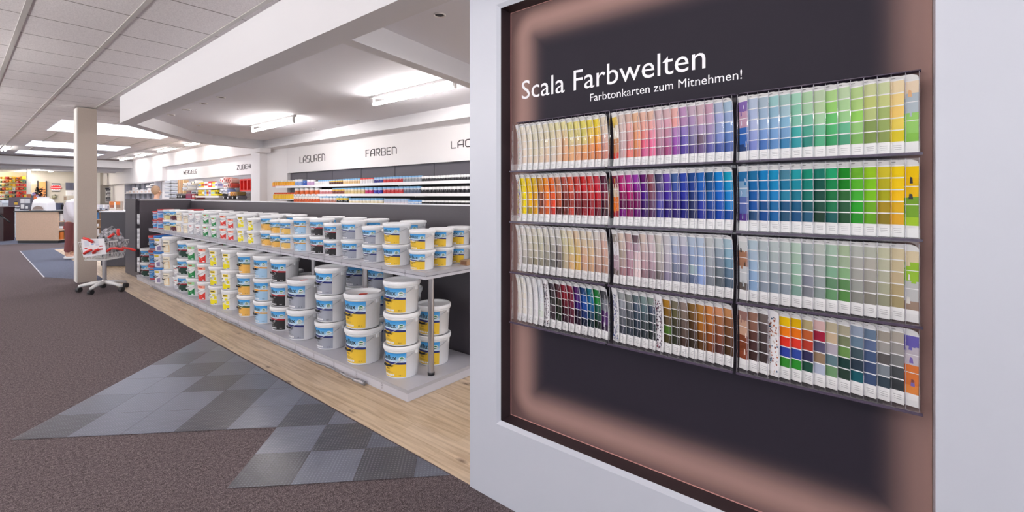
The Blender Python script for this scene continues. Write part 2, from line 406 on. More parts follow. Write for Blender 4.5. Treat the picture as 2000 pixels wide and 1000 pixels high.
# dropped soffit ring, cross beam and recessed ceiling of the side room
out = [(1.475, -1.5), (1.475, 8.32), (2.72, 10.12), (3.1, 10.36), (4.25, 10.6)]
inn = [(1.655, -1.5), (1.655, 8.28), (2.86, 9.98), (3.2, 10.18), (4.25, 10.4)]
mb = MB()
for a in range(4):
    p = [out[a], out[a+1], inn[a+1], inn[a]]
    mb.prism(p, SOF, CE-.001)
struct('ceiling_beam', mb, M['soffit'])
struct('ceiling_beam_rear', MB().box(4.21, 4.5, -1.5, 10.42, SOF, CE-.002), M['soffit'])
struct('ceiling_beam_cross', MB().prism([(1.655, 2.72), (4.21, 3.12), (4.21, 3.24), (1.655, 2.83)], SOF+.001, REC), M['soffit'])
struct('ceiling_recess', MB().prism([(1.6, -1.5), (4.3, -1.5), (4.3, 10.45), (3.15, 10.24), (2.8, 10.0), (1.6, 8.3)], REC, REC+.05), M['recess'])
# long back wall, its lettered fascias and panels
struct('wall_right', MB().box(4.6, 4.7, -1.5, 28.4, 0, 3.0), M['wallwhite'])
struct('trim_3', MB().box(4.5, 4.6, -1.5, 9.87, 1.83, SOF), M['wallwhite'])
struct('trim_4', MB().prism([(4.5, 9.87), (4.6, 9.87), (4.6, 10.7), (4.3, 10.7)], 0, SOF), M['wallwhite'])
struct('trim_5', MB().box(4.4, 4.6, 10.72, 28.2, 2.33, CE-.001).box(4.4, 4.6, 18.7, 28.2, 1.86, 2.33), M['wallwhite'])
struct('trim_6', MB().box(4.54, 4.6, 10.72, 18.7, 1.87, 2.33), M['wallwhite'])
struct('pillar', MB().box(4.2, 4.42, 10.5, 10.97, 0, SOF).box(4.08, 4.3, 10.2, 10.5, SOF-.09, SOF), M['wallwhite'])
ys = [-1.5, 3.3, 4.27, 5.24, 6.2, 7.18, 8.15, 9.14, 9.86]
for a, b in zip(ys[:-1], ys[1:]):
    struct('wall_panel', MB().bevelbox(4.56, 4.598, a+.006, b-.006, .9, 1.829, .003), M['panel'])
struct('wall_pegboard', MB().box(4.57, 4.6, 10.72, 18.6, .6, 1.87), mat('peg_panel', 'a9a7ad', .5, noise=.15, nscale=60))
# far room behind the hall
struct('ceiling_far', MB().box(-7, 4.6, 22.9, 28.4, 2.43, 2.5).box(-7, 4.6, 22.7, 22.9, 2.43, CE), M['soffit'])
struct('trim_7', MB().box(-7, 4.4, 22.6, 22.7, CE-.035, CE-.001), mat('dark_trim', '6a5a58', .6))
struct('wall_far', MB().box(-7, 4.6, 28.2, 28.4, 0, 2.43), M['farwall'])
for k, y0 in enumerate((24.2, 25.6)):
    struct('ceiling_beam_far', MB().box(-7, 4.4, y0, y0+.25, 2.34, 2.43), M['soffit'])
# free-standing column
xa = at_y(151.5, 549, 9.65).x; xb = at_y(189.5, 551, 9.65).x
struct('column', MB().box(xa, xb, 9.65, 9.9, 0, CE-.02), M['column'])
struct('trim_8', MB().box(xa-.012, xa-.001, 9.65, 9.9, 0, CE-.03), M['colwhite'])

# ================================================================== WHITE DISPLAY WALL WITH RECESS
Y0, Y1, Z0, Z1 = -.093, 1.30, .354, 2.152
def frame_wall():
    mb = MB(); F, L = 1.5, .016
    a0, a1, b0, b1 = Y0, Y1+L, Z0-L, Z1+L
    mb.box(F, 1.64, a1, 1.478, 0, SOF-.002); mb.box(F, 1.64, -1.3, a0, 0, SOF-.002)
    mb.box(F, 1.64, a0, a1, 0, b0); mb.box(F, 1.64, a0, a1, b1, SOF-.002)
    o = [(a0, b0), (a1, b0), (a1, b1), (a0, b1)]; i = [(Y0, Z0), (Y1, Z0), (Y1, Z1), (Y0, Z1)]
    for k in range(4):
        k2 = (k+1) % 4
        if k != 3: mb.face([(F, *o[k]), (F, *o[k2]), (F+.012, *(max(a0, i[k2][0]), i[k2][1])), (F+.012, *(max(a0, i[k][0]), i[k][1]))])
        if k != 3: mb.face([(F+.012, *i[k]), (F+.012, *i[k2]), (1.62, *i[k2]), (1.62, *i[k])], m=1)
    mb.face([(1.62, *p) for p in i], m=1)
    struct('wall_front', mb, [M['frame'], M['reveal']])
frame_wall()
PX = 1.58
sheet = thing('display_sheet', 'dark printed display sheet with soft brown border and white lettering in the wall recess', 'display sheet', (0, 0, 0))
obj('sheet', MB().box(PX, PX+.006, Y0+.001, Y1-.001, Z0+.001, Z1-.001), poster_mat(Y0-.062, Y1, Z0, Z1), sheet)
obj('edge_highlight', MB().box(PX-.003, PX-.0005, Y1-.0035, Y1-.001, Z0+.001, Z1-.001), mat('highlight_pink', 'd09a94', .4), sheet)  # bright pink highlight on the sheet's edges, laid on as coloured strips
for z_ in (Z0+.001, Z1-.0035): obj('edge_highlight', MB().box(PX-.003, PX-.0005, Y0+.001, Y1-.004, z_, z_+.0025), bpy.data.materials['highlight_pink'], sheet)
def lettering(name, txt, yl, yr, zb, X, m, parent, bold=0.0, zscale=None, depth=.001):
    v, f, w = text2d(txt, bold); s = (yl-yr)/w
    ext = sorted((min(v[i][0] for i in q), max(v[i][0] for i in q)) for q in f); gaps = []; hi = ext[0][1]
    for a, b in ext[1:]:
        if a > hi: gaps.append((a-hi, (a+hi)/2))
        hi = max(hi, b)
    cut = sorted(g_[1] for g_ in sorted(gaps)[::-1][:txt.count(' ')])
    for k, wd in enumerate(txt.split(' ')):                         # one part per word
        lo, hi = ([-9]+cut)[k], (cut+[99])[k]
        mb = MB(); mb.idx([(X, yl-x*s, zb+y*s) for x, y in v], [q for q in f if lo < v[q[0]][0] < hi])
        used = sorted({i for q in mb.f for i in q}); re = {i: n for n, i in enumerate(used)}
        mb.v = [mb.v[i] for i in used]; mb.f = [tuple(re[i] for i in q) for q in mb.f]
        obj(name, mb, m, parent)['label'] = 'white lettering ' + wd
lettering('title_lettering', 'Scala Farbwelten', 1.237, .463, 1.757, PX-.0008, M['text'], sheet, .0)
lettering('subtitle_lettering', 'Farbtonkarten zum Mitnehmen!', .897, .352, 1.703, PX-.0008, M['text'], sheet, .0)

# ------------------------------------------------------------------ clear card racks and the colour cards
ROWZ = [1.653, 1.437, 1.221, 1.005, .79]
COLY = [(1.246, .803), (.787, .369), (.354, -.066)]
RN = ['top', 'second', 'third', 'bottom']; CN = ['left', 'middle', 'right']
C = {}
C[0,0] = '''f8eedc f3e6d2 f0e0ca eedcc6 ecd8c4|f5eddc f0e8d0 eee2c8 ecdcc4 e8d4c0|efe9d2 eae4c8 e8dec0 e4d8b8 e2d2b8|e8e2cc e4dcc0 e0d6b8 e0d0b0 e2ccb0|e8e0c4 e6dab8 e4d2b0 e6caa8 e8c4a4|e6e0b4 e4dab0 e0d4b0 dccfb8 dccab8|e8e0a8 e8d8b0 e6cfb0 e4c8a8 e4c4a4|eadf9c e8cc96 ecba88 ecb080 eaa878|e6de80 e0d488 dcc888 e8b070 e8a468|e6da78 e2d080 e0c488 e6a870 e4a070|e8da60 ddd060 d6c468 e8a058 e08c50|ecd848 ecc848 e6b048 e88c48 d88048|f2d428 f0c030 f0a030 ee8028 d07038|e0d0b8 e0c8b0 dcb0a0 d09080 c87868'''
C[1,0] = '''f8e020 fce400 fce800 fce400 f8dc00|f8cc10 fccf00 fcc800 f0b800 a89010|e8c020 f0c020 f0b010 f4b000 e8a800|c89030 d08830 7a3a18 5a2410 8a4420|f09820 f08818 f08010 e86c08 d86010|f07018 f06818 f05810 e84010 d03020|d08860 d08058 c86838 b04820 582018|b05040 a04838 803028 602018 5a2018|d05838 d05030 b84028 983020 c84030|c04038 c83830 a02830 802028 5a1820|c02020 c81820 a01820 781018 901020|d04038 d83830 c02828 901820 a81828|c83848 d02038 c81828 a01020 701028|582038 782040 801838 481028 301020'''
C[2,0] = '''ece4dc e0dcd0 d4d0c4 c8c2b8 a8a298|e8e4d8 dcd8c8 d0c8b8 beb6a4 9a9080|e8e0d0 dcd4bc ccc4a8 b8b098 8e8468|e4e0d0 d6d2bc cac4a8 b0aa94 88826c|e2ddd0 d2cdbc bab4a2 9a9484 787264|dedad0 c8c4b8 a8a498 8a867c 66625c|dcd8d0 b8b4ac 948c88 6e6664 565050|e4dcc0 d8d0a8 d0c4a0 b8ac8c b0a488|e6d8b8 e2d2a0 dccc88 dcb880 d8ac78|e4c8a8 e0c088 d8b870 d8b050 d8a848|e0d4c0 dcc4a0 dcb490 d8a888 cfa080|e4d4bc e0c8a4 dcbc90 d4ac80 c89c74|dcd4cc d4c4b8 ccb4a0 c4a490 b08878|d8c8bc dcb4a4 d4a894 c89c84 b08470'''
C[3,0] = '''f2eee6 f2eee6 f2eee6 f0ece2 f0ece2|f0ece0 f2eee6 f0e8da eee6da eee6da|ecece8 eceae6 e8e6e4 e6e4e2 e4e2de|f0ecea eeeaea ecE8ea eae6ea e8e4e8|eceef0 e8eaf0 e6eaec e2e8e4 dce4d8|484048 3a3438 403c3c 4a3840 3a2a34|503038 50242c 303024 242c20 203020|882030 901828 601020 401020 301020|882838 80202c 701830 581028 501830|502060 501870 38106a 281028 281028|28487c 2050a0 1848a0 183070 101c38|207080 1868a0 105890 184060 102830|207838 188838 186050 104838 102418'''
C[0,1] = '''dcc8bc d8c0b8 d0b8b4 ccb0b0 c8a8a8|dcb8a8 f0b0a8 d8a0a0 d88080 f07068|ecb890 ecac88 f0a070 e89058 d87858|e4b4a0 f0a898 f08880 ec5c7c d05088|e8b8a0 f0a4a0 ec88a0 f06898 e86090|d4b4b8 d8a8b4 c898a8 b07890 905878|d8b0b4 e0a0b4 c08098 a85888 a03870|ecb0a8 f4a4a0 b078b8 9848b0 883098|b888b8 b080b0 8068b8 5848a8 402c90|c0a4b8 a888b8 8878a8 686090 4c3c80|ccacb4 c8a0b4 a48cb8 685068 584078|c898b0 c8a0c0 a088b8 7468a8 484898|a8b4d0 a0a8d8 90a0d0 7084c8 2c4498|a0bcd4 90a8d4 6c90cc 4068b0 2c4c9c'''
C[1,1] = '''b02870 b81870 800c50 600848 78107c|b83898 b82080 b01068 780850 902060|9838a8 902098 8c2070 780c58 680c70|601068 601080 4c1088 401068 380c60|8c5060 884858 805068 684868 58345c|484468 544c80 6858a0 5450a8 343484|6c4cb0 5838a0 40249c 2c1470 241070|4868a4 4058a8 483c98 342080 281868|2c48a8 2840a8 2830a0 1c1c80 181c78|1c488c 1c3c90 1c3474 202c60 1c2450|2068b8 1c60bc 1c50a8 2838a0 1c2c90|105080 0c5090 0858a0 0c4090 0c3080|0c80c8 0870c8 0860c0 0850b0 0840a0|10a0c0 0c90c8 0880c8 0878c0 0c4898'''
C[2,1] = '''dcc8b8 d0bcb0 b0a090 b49c94 a07478|c8a8a0 c49ca4 b490a0 a87c8c 906070|685058 b498a8 e4c8cc e8d0d0 eed4d4|dcc8bc d4bcb8 c8acb0 b8949c 8c6c74|d8c4c4 d4c0c4 c8b0b8 b498a4 806874|d4ccc4 ccc8c0 c0bab4 aca4a0 6e6464|d0ccd0 c8c4cc bcb4c0 a8a0b0 88809a|c0cadc a8b4d0 9098b8 747c94 646880|c8c8d4 a8a8c4 9c98b0 8484a0 6c7088|b4c4d8 9cb0d0 8498b8 90a8b0 546484|b8c8dc a4b8d8 98b0d8 98b0e0 88a0d4|c4c8c8 b4bac0 a0a8b0 8c929c 747a84|c0ccd0 90a0b0 708090 5c6870 4c545c|a8c4d0 88b0c4 6890a8 506c84 405468'''
C[3,1] = '''a0a4a4 a4a8b0 787c84 585c64 404450|8c908c 74787c 5c6068 484c50 38404c|607074 4c5c70 3c4c5c 303c4c 28323c|809494 607880 4c5c64 40484c 303840|809088 485468 344048 303c40 242c2c|b08028 84601c 605038 487020 403818|7c7460 605c3c 484430 383828 303424|908078 847468 6c5c54 5c4c44 48342c|806030 6c4c24 54381c 3c2c20 302418|b07c38 a87028 a86820 704418 583818|d08848 b87030 a05c20 884818 743c14|d09068 a06840 8c5434 784028 54302c|c08858 885834 704828 54341c 483018'''
C[0,2] = '''b0c0d8 a8b8dc a8b4dc 8898d4 6c7cc8|a8bccc 98b4d0 8aacd4 6890d0 2c60b0|90c4c4 88b4cc 80acd4 6898d0 4880c0|a0c8c0 a0c4d0 78b0d0 6898c8 1c70a8|98d0b4 7cc4a4 70b8a0 209c98 108c98|a8d0a0 a0cca0 68b494 309880 0c7468|b8d0a8 b0d098 a0d0a0 60b48c 38a070|a4d07c 88cc58 50bc58 30a858 108c48|bcd8a8 a8d490 90cc80 50b080 309068|b0d080 a8d070 88d048 88c468 70b04c|c8d090 bcc868 b0c070 708c38 688430|c8d49c c4cc78 98b058 88a048 788c3c|f0d8a8 f4d480 f8cc60 e8cc40 e0c800'''
C[1,2] = '''1870a0 0c68a8 0858a0 0850a0 244c78|0880c0 0878b8 0870b0 084c88 084890|1090c0 0888c0 1080c0 1068a0 1060a0|4c88a0 1878a0 2080a0 10507c 205070|20a0a8 108ca0 107890 0c5880 0c4c7c|0c8c70 088478 087468 08545c 205878|107868 085448 08483c 084838 103828|20a870 08884c 08703c 087448 085858|108820 088018 286830 205838 184c2c|70b830 58b828 40b030 20a020 209020|98c820 80c818 78c010 68a810 60a010|d8c830 b8b018 a8a808 a88c10 8c7818|fcd810 fcd408 fcc800 e0b010 e0a820'''
C[2,2] = '''b4c8d4 a8bcd0 98b4d0 88a8cc 7c9cc0|b8c4c8 a4b4bc 9cacb4 909ca8 7c8898|bcc8c8 b0bcbc a0acb4 8c9aa4 788898|c0ccc8 b0bebc a0aeb0 94a0a8 808c98|b8d0c0 a8c4b0 98bca8 88b098 74988c|a8b4b4 98a4a8 a0a8b0 787c8c 70747c|c0c8c0 b0b8b4 a0aca8 909c9c 7c8c88|a8c4b0 90b098 78a888 54805c 588c5c|a8bc98 a0b494 80ac78 4c7c44 447c34|b8bcb4 b0b0a8 a4a49c 949890 808078|b8bcac b4b0a4 a4a098 8c8880 7c786c|c8c8a8 bcbca0 b4b49c a4a488 8c8c70|d8c8a0 ccbc94 c4b088 b09c70 9c8c60'''
C[3,2] = '''987060 886050 5c3830 442828 3c2420|706460 5c5050 4c4040 403434 3c3030|f0c400 f08010 e03020 283c98 308828|e8b800 ec7810 e03828 2c4498 288c28|b4a478 c06030 b03828 302c54 1c4c3c|dcb8b4 a0203c 585470 907860 b0b8cc|c0b498 d0b898 b4acb8 607c84 70986c|b0a890 788060 6c9450 103834 243c30|98a4b8 6c8498 40545c 283848 0c5460|687c94 5c6c90 44587c 38486c 384c70|a49c90 a8a4a0 5c5858 808890 30404c|b8b0a4 a4a09c 808080 44484c 34383c'''
# what the racks hold, slot by slot: P patterned cover card, V picture card, . next colour card
SLOT = {(0,0): 'P'+'.'*14, (1,0): 'P'+'.'*14, (2,0): 'P'+'.'*14, (3,0): '.....P........V', (0,1): 'V'+'.'*14, (1,1): 'V'+'.'*14, (2,1): 'V'+'.'*14,
        (3,1): 'P.....P........', (0,2): 'V'+'.'*13+'V', (1,2): 'V'+'.'*13+'V', (2,2): 'V'+'.'*13+'V', (3,2): 'V..P'+'.'*10+'V'}
PIC = {(0,1,0): 'e8c860 f0e8d8 c88858 d03828|b89838', (1,1,0): '7a1c3c d8c8b0 e87818 9c1c28|f0a030', (2,1,0): '9c948c e8e6ea b8a0ac 6e645e|d8d4d6', (3,0,14): '4a4a50 787c84 4a2060 2c1438|c8c8cc',
       (0,2,0): '8468b0 c8a0b8 2c64b4 1c3c70|e8e4f0', (0,2,14): 'f0dcc0 b8c4cc 9cd46c 8cc850|e8b888', (1,2,0): '2070a8 84a8c8 5468a8 4c2c84|dfe4f0', (1,2,14): 'fcd000 f4c400 78a828 a8d028|3c3c40',
       (2,2,0): 'd8dcdc a8785c c8ccd0 5c5450|2c2a2c', (2,2,14): 'e8d8b4 9cc83c c8c8c8 9c8474|f0ece6', (3,2,0): '987068 c8a088 7c3c20 8c4428|e8d8cc', (3,2,14): '6c64b4 ccc4cc d87838 e08840|7c6cb4'}
HUES = {(0,0): 'cream to pale orange', (1,0): 'yellow to dark red', (2,0): 'beige and greige', (3,0): 'dark red, blue and green', (0,1): 'pastel pink and violet', (1,1): 'purple to bright blue', (2,1): 'muted rose and grey blue',
        (3,1): 'grey and brown', (0,2): 'pastel blue to green', (1,2): 'deep blue to yellow', (2,2): 'grey green and sage', (3,2): 'mixed'}
def hue_word(h):
    import colorsys
    r, g, b = (int(h[i:i+2], 16)/255 for i in (0, 2, 4)); H, l, s = colorsys.rgb_to_hls(r, g, b); H *= 360
    if max(r, g, b)-min(r, g, b) < .09: return 'white' if l > .85 else 'pale grey' if l > .62 else 'grey' if l > .33 else 'near-black'
    n = 'red' if H < 14 or H > 345 else 'orange' if H < 38 else 'yellow' if H < 62 else 'lime' if H < 85 else 'green' if H < 160 else 'teal' if H < 192 else 'blue' if H < 250 else 'violet' if H < 295 else 'magenta'
    if n in ('orange', 'red') and l < .4 and n == 'orange': n = 'brown'
    if n in ('orange', 'yellow') and s < .45: n = 'beige' if l > .6 else 'olive' if n == 'yellow' else 'brown'
    return ('pale ' if l > .72 else 'dark ' if l < .25 else '') + n
CH, CW = .199, .043
def card_mesh(kind, data, seed):
    """a thin fan of leaflets; front faces -X, local origin at its lower right corner"""
    mb = MB(); T = .005; rnd = random.Random(seed)
    def P(s, z, off=0):                                             # leaning forward towards the top, foot kicked out a little
        q = max(0, (z/CH-.42)/.58); k = max(0, 1-z/.032)
        return (.016*(CW-s)/CW - .021*q*q - .006*k - off, CW-s, z)
    def right(z):                                                   # rounded upper right corner
        r = .014
        if z <= CH-r: return CW
        return CW - r + math.sqrt(max(0, r*r-(z-(CH-r))**2))
    def strip(z0, z1, col):
        mb.face([P(0, z0), P(right(z0), z0), P(right(z1), z1), P(0, z1)], col)
    base = 'f1f0f0'
    zz = [0, .03]
    if kind == 'C':
        top = .935*CH if min(int(data[0][i:i+2], 16) for i in (0, 2, 4)) < 150 else .955*CH
        z = .032; step = (top-z)/5; strip(0, z, base)
        for k in range(4, -1, -1):
            g = .0031
            n = 4
            for q in range(n): strip(z+(step-g)*q/n, z+(step-g)*(q+1)/n, data[k])
            strip(z+step-g, z+step, 'f4f3f4'); z += step
        for q in range(5): strip(z+(CH-z)*q/5, z+(CH-z)*(q+1)/5, 'dddcdc')
        for q in range(3): mb.face([P(.022+.001*q, .021-.005*q, .0003), P(.038, .021-.005*q, .0003), P(.038, .0222-.005*q, .0003), P(.022+.001*q, .0222-.005*q, .0003)], 'a5a3a6')
        mb.face([P(.018, CH-.006, .0003), P(.026, CH-.006, .0003), P(.026, CH-.0045, .0003), P(.018, CH-.0045, .0003)], '6a686c')
    elif kind == 'V':
        cols, acc = data.split('|'); cols = cols.split()
        strip(0, .03, base); z = .03; hs = [.055, .047, .052]
        for k, h in enumerate(hs):
            c = [(cols[2], cols[3]), (cols[1], cols[2]), (cols[0], cols[1])][k]
            strip(z, z+h*.4, c[1]); strip(z+h*.4, z+h-.002, c[0]); strip(z+h-.002, z+h, 'f4f3f4')
            for q in range(3):
                a = rnd.uniform(.004, .03); b = rnd.uniform(.004, .011); y = z+rnd.uniform(.1, .6)*h
                mb.face([P(a, y, .0004), P(a+b, y, .0004), P(a+b*.8, y+.3*h, .0004), P(a+b*.2, y+.34*h, .0004)], acc if q % 2 else c[q % 2])
            z += h
        for q in range(3): strip(z+(CH-z)*q/3, z+(CH-z)*(q+1)/3, 'ecebeb')
    else:
        for q in range(20): strip((CH-.014)*q/20, (CH-.014)*(q+1)/20, 'f2f0f2')
        for q in range(4): strip(CH-.014+.0035*q, CH-.014+.0035*(q+1), 'f2f0f2')
        for q in range(150):
            a = rnd.uniform(.001, CW-.006); z = rnd.uniform(.006, CH-.02); d = rnd.uniform(.0012, .0032); t = rnd.uniform(0, 3)
            pts = [(a+d*math.cos(t+k*PI/2), z+1.3*d*math.sin(t+k*PI/2)) for k in range(4)]
            mb.face([P(min(CW, max(0, s)), y, .0009) for s, y in pts], rnd.choice(data))
    zs = [0, .03, CH*.25, CH*.42, CH*.55, CH*.66, CH*.76, CH*.85, CH-.014, CH-.009, CH-.004, CH]
    def B(s, z): p = P(s, z); return (p[0]+T, p[1], p[2])
    for a, b in zip(zs[:-1], zs[1:]):
        mb.face([B(0, a), B(0, b), B(right(b), b), B(right(a), a)], 'e6e5e6')
        mb.face([P(right(a), a), B(right(a), a), B(right(b), b), P(right(b), b)], 'f3f2f2')
        mb.face([P(0, a), P(0, b), B(0, b), B(0, a)], 'f3f2f2')
    mb.face([P(0, 0), B(0, 0), B(CW, 0), P(CW, 0)], 'e6e5e6'); mb.face([P(0, CH), P(right(CH), CH), B(right(CH), CH), B(0, CH)], 'f3f2f2')
    return mb.mesh('card', M['card'])
def paler(h, k): return ''.join('%02x' % int(int(h[i:i+2], 16)*(1-k)+238*k) for i in (0, 2, 4))  # mixes the pale haze of the acrylic into the swatch colours
fin_me = None
for c, (ya, yb) in enumerate(COLY):
    pitch = (ya-yb)/15
    for r in range(4):
        z0, z1 = ROWZ[r+1], ROWZ[r]
        rk = thing('card_rack', 'clear acrylic rack holding %s cards, %s of the %s column' % (HUES[r, c], RN[r], CN[c]), 'card rack', (0, ya, z0), 0, 'clear acrylic card racks on the dark sheet')
        W = ya-yb
        obj('back_plate', MB().box(1.5755, 1.5775, -W, 0, .004, z1-z0-.004), M['acrylic'], rk)
        obj('ledge', MB().box(1.517, 1.5785, -W-.005, .008 if c == 0 else 0, -.002, .0025), M['acrylic'], rk)
        obj('ledge_edge', MB().box(1.513, 1.5168, -W-.005, .008 if c == 0 else 0, -.003, .0035), M['ledge'], rk)['label'] = 'dark acrylic front edge'
        obj('front_lip', MB().box(1.5165, 1.5185, -W, 0, .0036, .03), M['acrylic'], rk)
        if r == 0: obj('top_rail', MB().box(1.552, 1.5775, -W-.004, 0, z1-z0-.003, z1-z0), M['ledge'], rk)
        if fin_me is None:
            H_ = z1-z0-.009; prof = [(1.519, 0), (1.532, 0), (1.532, H_*.98), (1.527, H_*.98), (1.527, H_*.84), (1.522, H_*.82), (1.522, H_*.66), (1.5255, H_*.62), (1.522, H_*.58), (1.522, H_*.34), (1.5255, H_*.3), (1.522, H_*.26), (1.519, H_*.2)]
            m_ = MB(); n = len(prof)
            m_.idx([(x, -.0007, z) for x, z in prof]+[(x, .0007, z) for x, z in prof], [tuple(range(n)), tuple(range(2*n-1, n-1, -1))]+[])
            for i in range(n):
                j = (i+1) % n; fr_ = max(prof[i][0], prof[j][0]) < 1.5275
                m_.face([(prof[j][0], -.0007, prof[j][1]), (prof[i][0], -.0007, prof[i][1]), (prof[i][0], .0007, prof[i][1]), (prof[j][0], .0007, prof[j][1])], m=1 if fr_ else 0)
            fin_me = m_.mesh('divider', [M['acrylic'], M['finedge']])
        for k in range(16):
            obj('divider', fin_me, None, rk, (0, -W+.001 if k == 15 else -pitch*k-.0008, .004))
        cols = [[paler(h, (.14, 0, .08, 0)[r]) for h in x.lower().split()] for x in C[r, c].split('|')]; ci = 0
        for k, sl in enumerate(SLOT[r, c]):
            where = '%s from left, %s row, %s rack' % (ORD[k+1], RN[r], CN[c])
            if sl == '.':
                d = cols[ci]; ci += 1; me = card_mesh('C', d, 0); a, b = hue_word(d[0]), hue_word(d[4])
                lab = ('%s to %s colour card, %s' % (a, b, where)) if a != b else '%s colour card, %s' % (a, where); nm, ct = 'colour_card', 'colour card'
            elif sl == 'V':
                me = card_mesh('V', PIC[r, c, k], r*31+c*7+k); lab = 'picture card with interior photos, %s' % where; nm, ct = 'picture_card', 'picture card'
            else:
                pal = {(0,0): 'e8b0a8 c8d8b0 b0c8d8 e8d0a0', (1,0): 'd02858 2848a8 189848 e87020 502890', (2,0): 'e0c8b0 d8d0c0 c8b8a8 e8d8b8', (3,0): '20202c 302848 582830 281830', (3,1): '484c80 5860a0 303450 8088b0' if k == 0 else '48182c 302840 7c3040 584860', (3,2): 'b06848 8c4c38 2c5474 d0c4bc'}[r, c].split()
                me = card_mesh('P', pal, r*13+c*5+k); lab = 'white cover card speckled with colour, %s' % where; nm, ct = 'cover_card', 'cover card'
            me.name = nm
            o = obj(nm, me, None, None, (1.5505, ya-pitch*(k+1)+.0015, z0+.0042))
            if k == 0: o.scale.y = .0285/CW                         # nothing tucked behind a neighbour
            tag(o, lab, ct, 'cards in the %s %s rack' % (RN[r], CN[c]))
# ================================================================== PAINT BUCKETS
DIM = {15: (.285, .262), 12: (.272, .229), 10: (.262, .222), 5: (.217, .157), 3: (.188, .139)}
def brx(field, band, sub, num, dark=False, tag2=None): return dict(kind='sky', field=field, band=band, sub=sub, num=num, dark=dark)
TYPES = dict(
    Y=(brx('f0c63a', '1f2f78', 'Dolomit ELF', '900'), 'yellow', '17171b'), G=(brx('a3a7b4', '232f74', 'Dolomit ELF', '905'), 'grey', '17171b'),
    K=(brx('2a292c', 'b01f2e', 'Latex ELF', '992', True), 'black', '17171b'), B=(brx('a9cdea', 'f0a73c', 'Superlux ELF', '3000'), 'pale blue', '17171b'),
    O=(brx('efb95c', '1c5a4c', 'Evocryl', '200'), 'orange', '17171b'), A=(brx('eec46a', '4a7fc0', 'Glemalux', '1000'), 'light orange', 'dcdce0'),
    D=(brx('1f3f36', 'a32335', 'Latex', '1000', True), 'dark green', '17171b'), M=(brx('5c2733', 'e8d040', 'Lasur', '560', True), 'maroon', 'dcdce0'),
    T=(brx('d8c88c', '26365c', 'Grund', '595'), 'sand', 'dcdce0'),
    S=(dict(kind='splash', main='f2e21c', pale='f7f0a0', head='c8a400', cap='edd000'), 'bright yellow', 'dcdce0'),
    R=(dict(kind='swoosh', main='d8342c', pale='f4a890', head='c02020'), 'red', 'dcdce0'), E=(dict(kind='swoosh', main='1f8048', pale='a8dca8', head='b83028'), 'green', 'dcdce0'),
    W=(dict(kind='swoosh', main='b4b4bc', pale='f0eef0', head='b84040'), 'white and grey', 'dcdce0'),
    C=(dict(kind='cream'), 'cream', '17171b'), P=(dict(kind='purple'), 'white and purple', '17171b'), L=(dict(kind='blue'), 'blue', 'dcdce0'))
LIDC = {'P': ('blue', '2f78c4'), 'L': ('red', 'b8333a')}
_bm = {}
def body_r(d, h, z): return d*(.415 + .055*z/h)
def bucket_meshes(size):
    if size in _bm: return _bm[size]
    d, h = DIM[size]; R = d/2
    b = MB().lathe([(0, .002), (body_r(d, h, 0)*.96, 0), (body_r(d, h, 0), .004), (body_r(d, h, h*.82), h*.82), (R*.95, h*.824), (R*.95, h*.85), (R*.93, h*.855), (R*.93, h*.875), (0, h*.875)], 36)
    for a in (-1, 1):                                               # ears that carry the wire
        th = a*PI/2*.98; r = body_r(d, h, h*.72)
        cx, cy = r*math.cos(th), r*math.sin(th)
        b.box(cx-.012, cx+.012, cy-.006, cy+.006, h*.72, h*.823)
    l = MB().lathe([(R*.935, h*.862), (R*.98, h*.866), (R*.995, h*.885), (R, h*.955), (R*.985, h*.985), (R*.95, h*.998), (R*.9, h*.998), (R*.875, h*.965), (R*.86, h*.955), (0, h*.957)], 36, m=0)
    zp = h*.77; drop = h*(.40 if size >= 10 else .34); pts = []
    for k in range(-12, 13):
        u = k/12; th = u*PI/2; z = zp - drop*(1-(abs(u) if abs(u) > .22 else .11+u*u*2.27))
        r = max(body_r(d, h, z)+.0045, 0) + (.004 if abs(u) < .9 else 0); pts.append((r*math.cos(th), r*math.sin(th), z))
    w = MB().tube(pts, .0022, 6)
    g = MB(); gp = [p for p, k in zip(pts, range(-12, 13)) if abs(k) <= (2 if size >= 10 else 1)]; gp = [(p[0]+.003, p[1], p[2]) for p in gp]
    g.tube(gp, .0068 if size >= 10 else .0034, 8)
    _bm[size] = (b.mesh('body', M['plastic']), l, w.mesh('handle', M['wire']), g)
    return _bm[size]
_lm = {}
def lid_mesh(size, col, open_top=False):
    if (size, col, open_top) not in _lm:
        l = bucket_meshes(size)[1]
        if open_top:
            d, h = DIM[size]; R = d/2
            l = MB().lathe([(R*.935, h*.862), (R*.98, h*.866), (R*.995, h*.885), (R, h*.955), (R*.985, h*.985), (R*.95, h*.998), (R*.92, h*.995), (R*.895, h*.93), (R*.87, h*.912), (0, h*.916)], 36)
        q = MB(); q.v, q.f, q.m, q.s = l.v, l.f, l.m, l.s; q.c = [col]*len(l.f)
        _lm[size, col, open_top] = q.mesh('lid', M['goods'] if col != 'efeff2' else M['plastic'])
    return _lm[size, col, open_top]
_gm = {}
def grip_mesh(size, col):
    if (size, col) not in _gm:
        l = bucket_meshes(size)[3]; q = MB(); q.v, q.f, q.m, q.s = l.v, l.f, l.m, l.s; q.c = [col]*len(l.f)
        _gm[size, col] = q.mesh('grip', M['goods'])
    return _gm[size, col]
_lab = {}
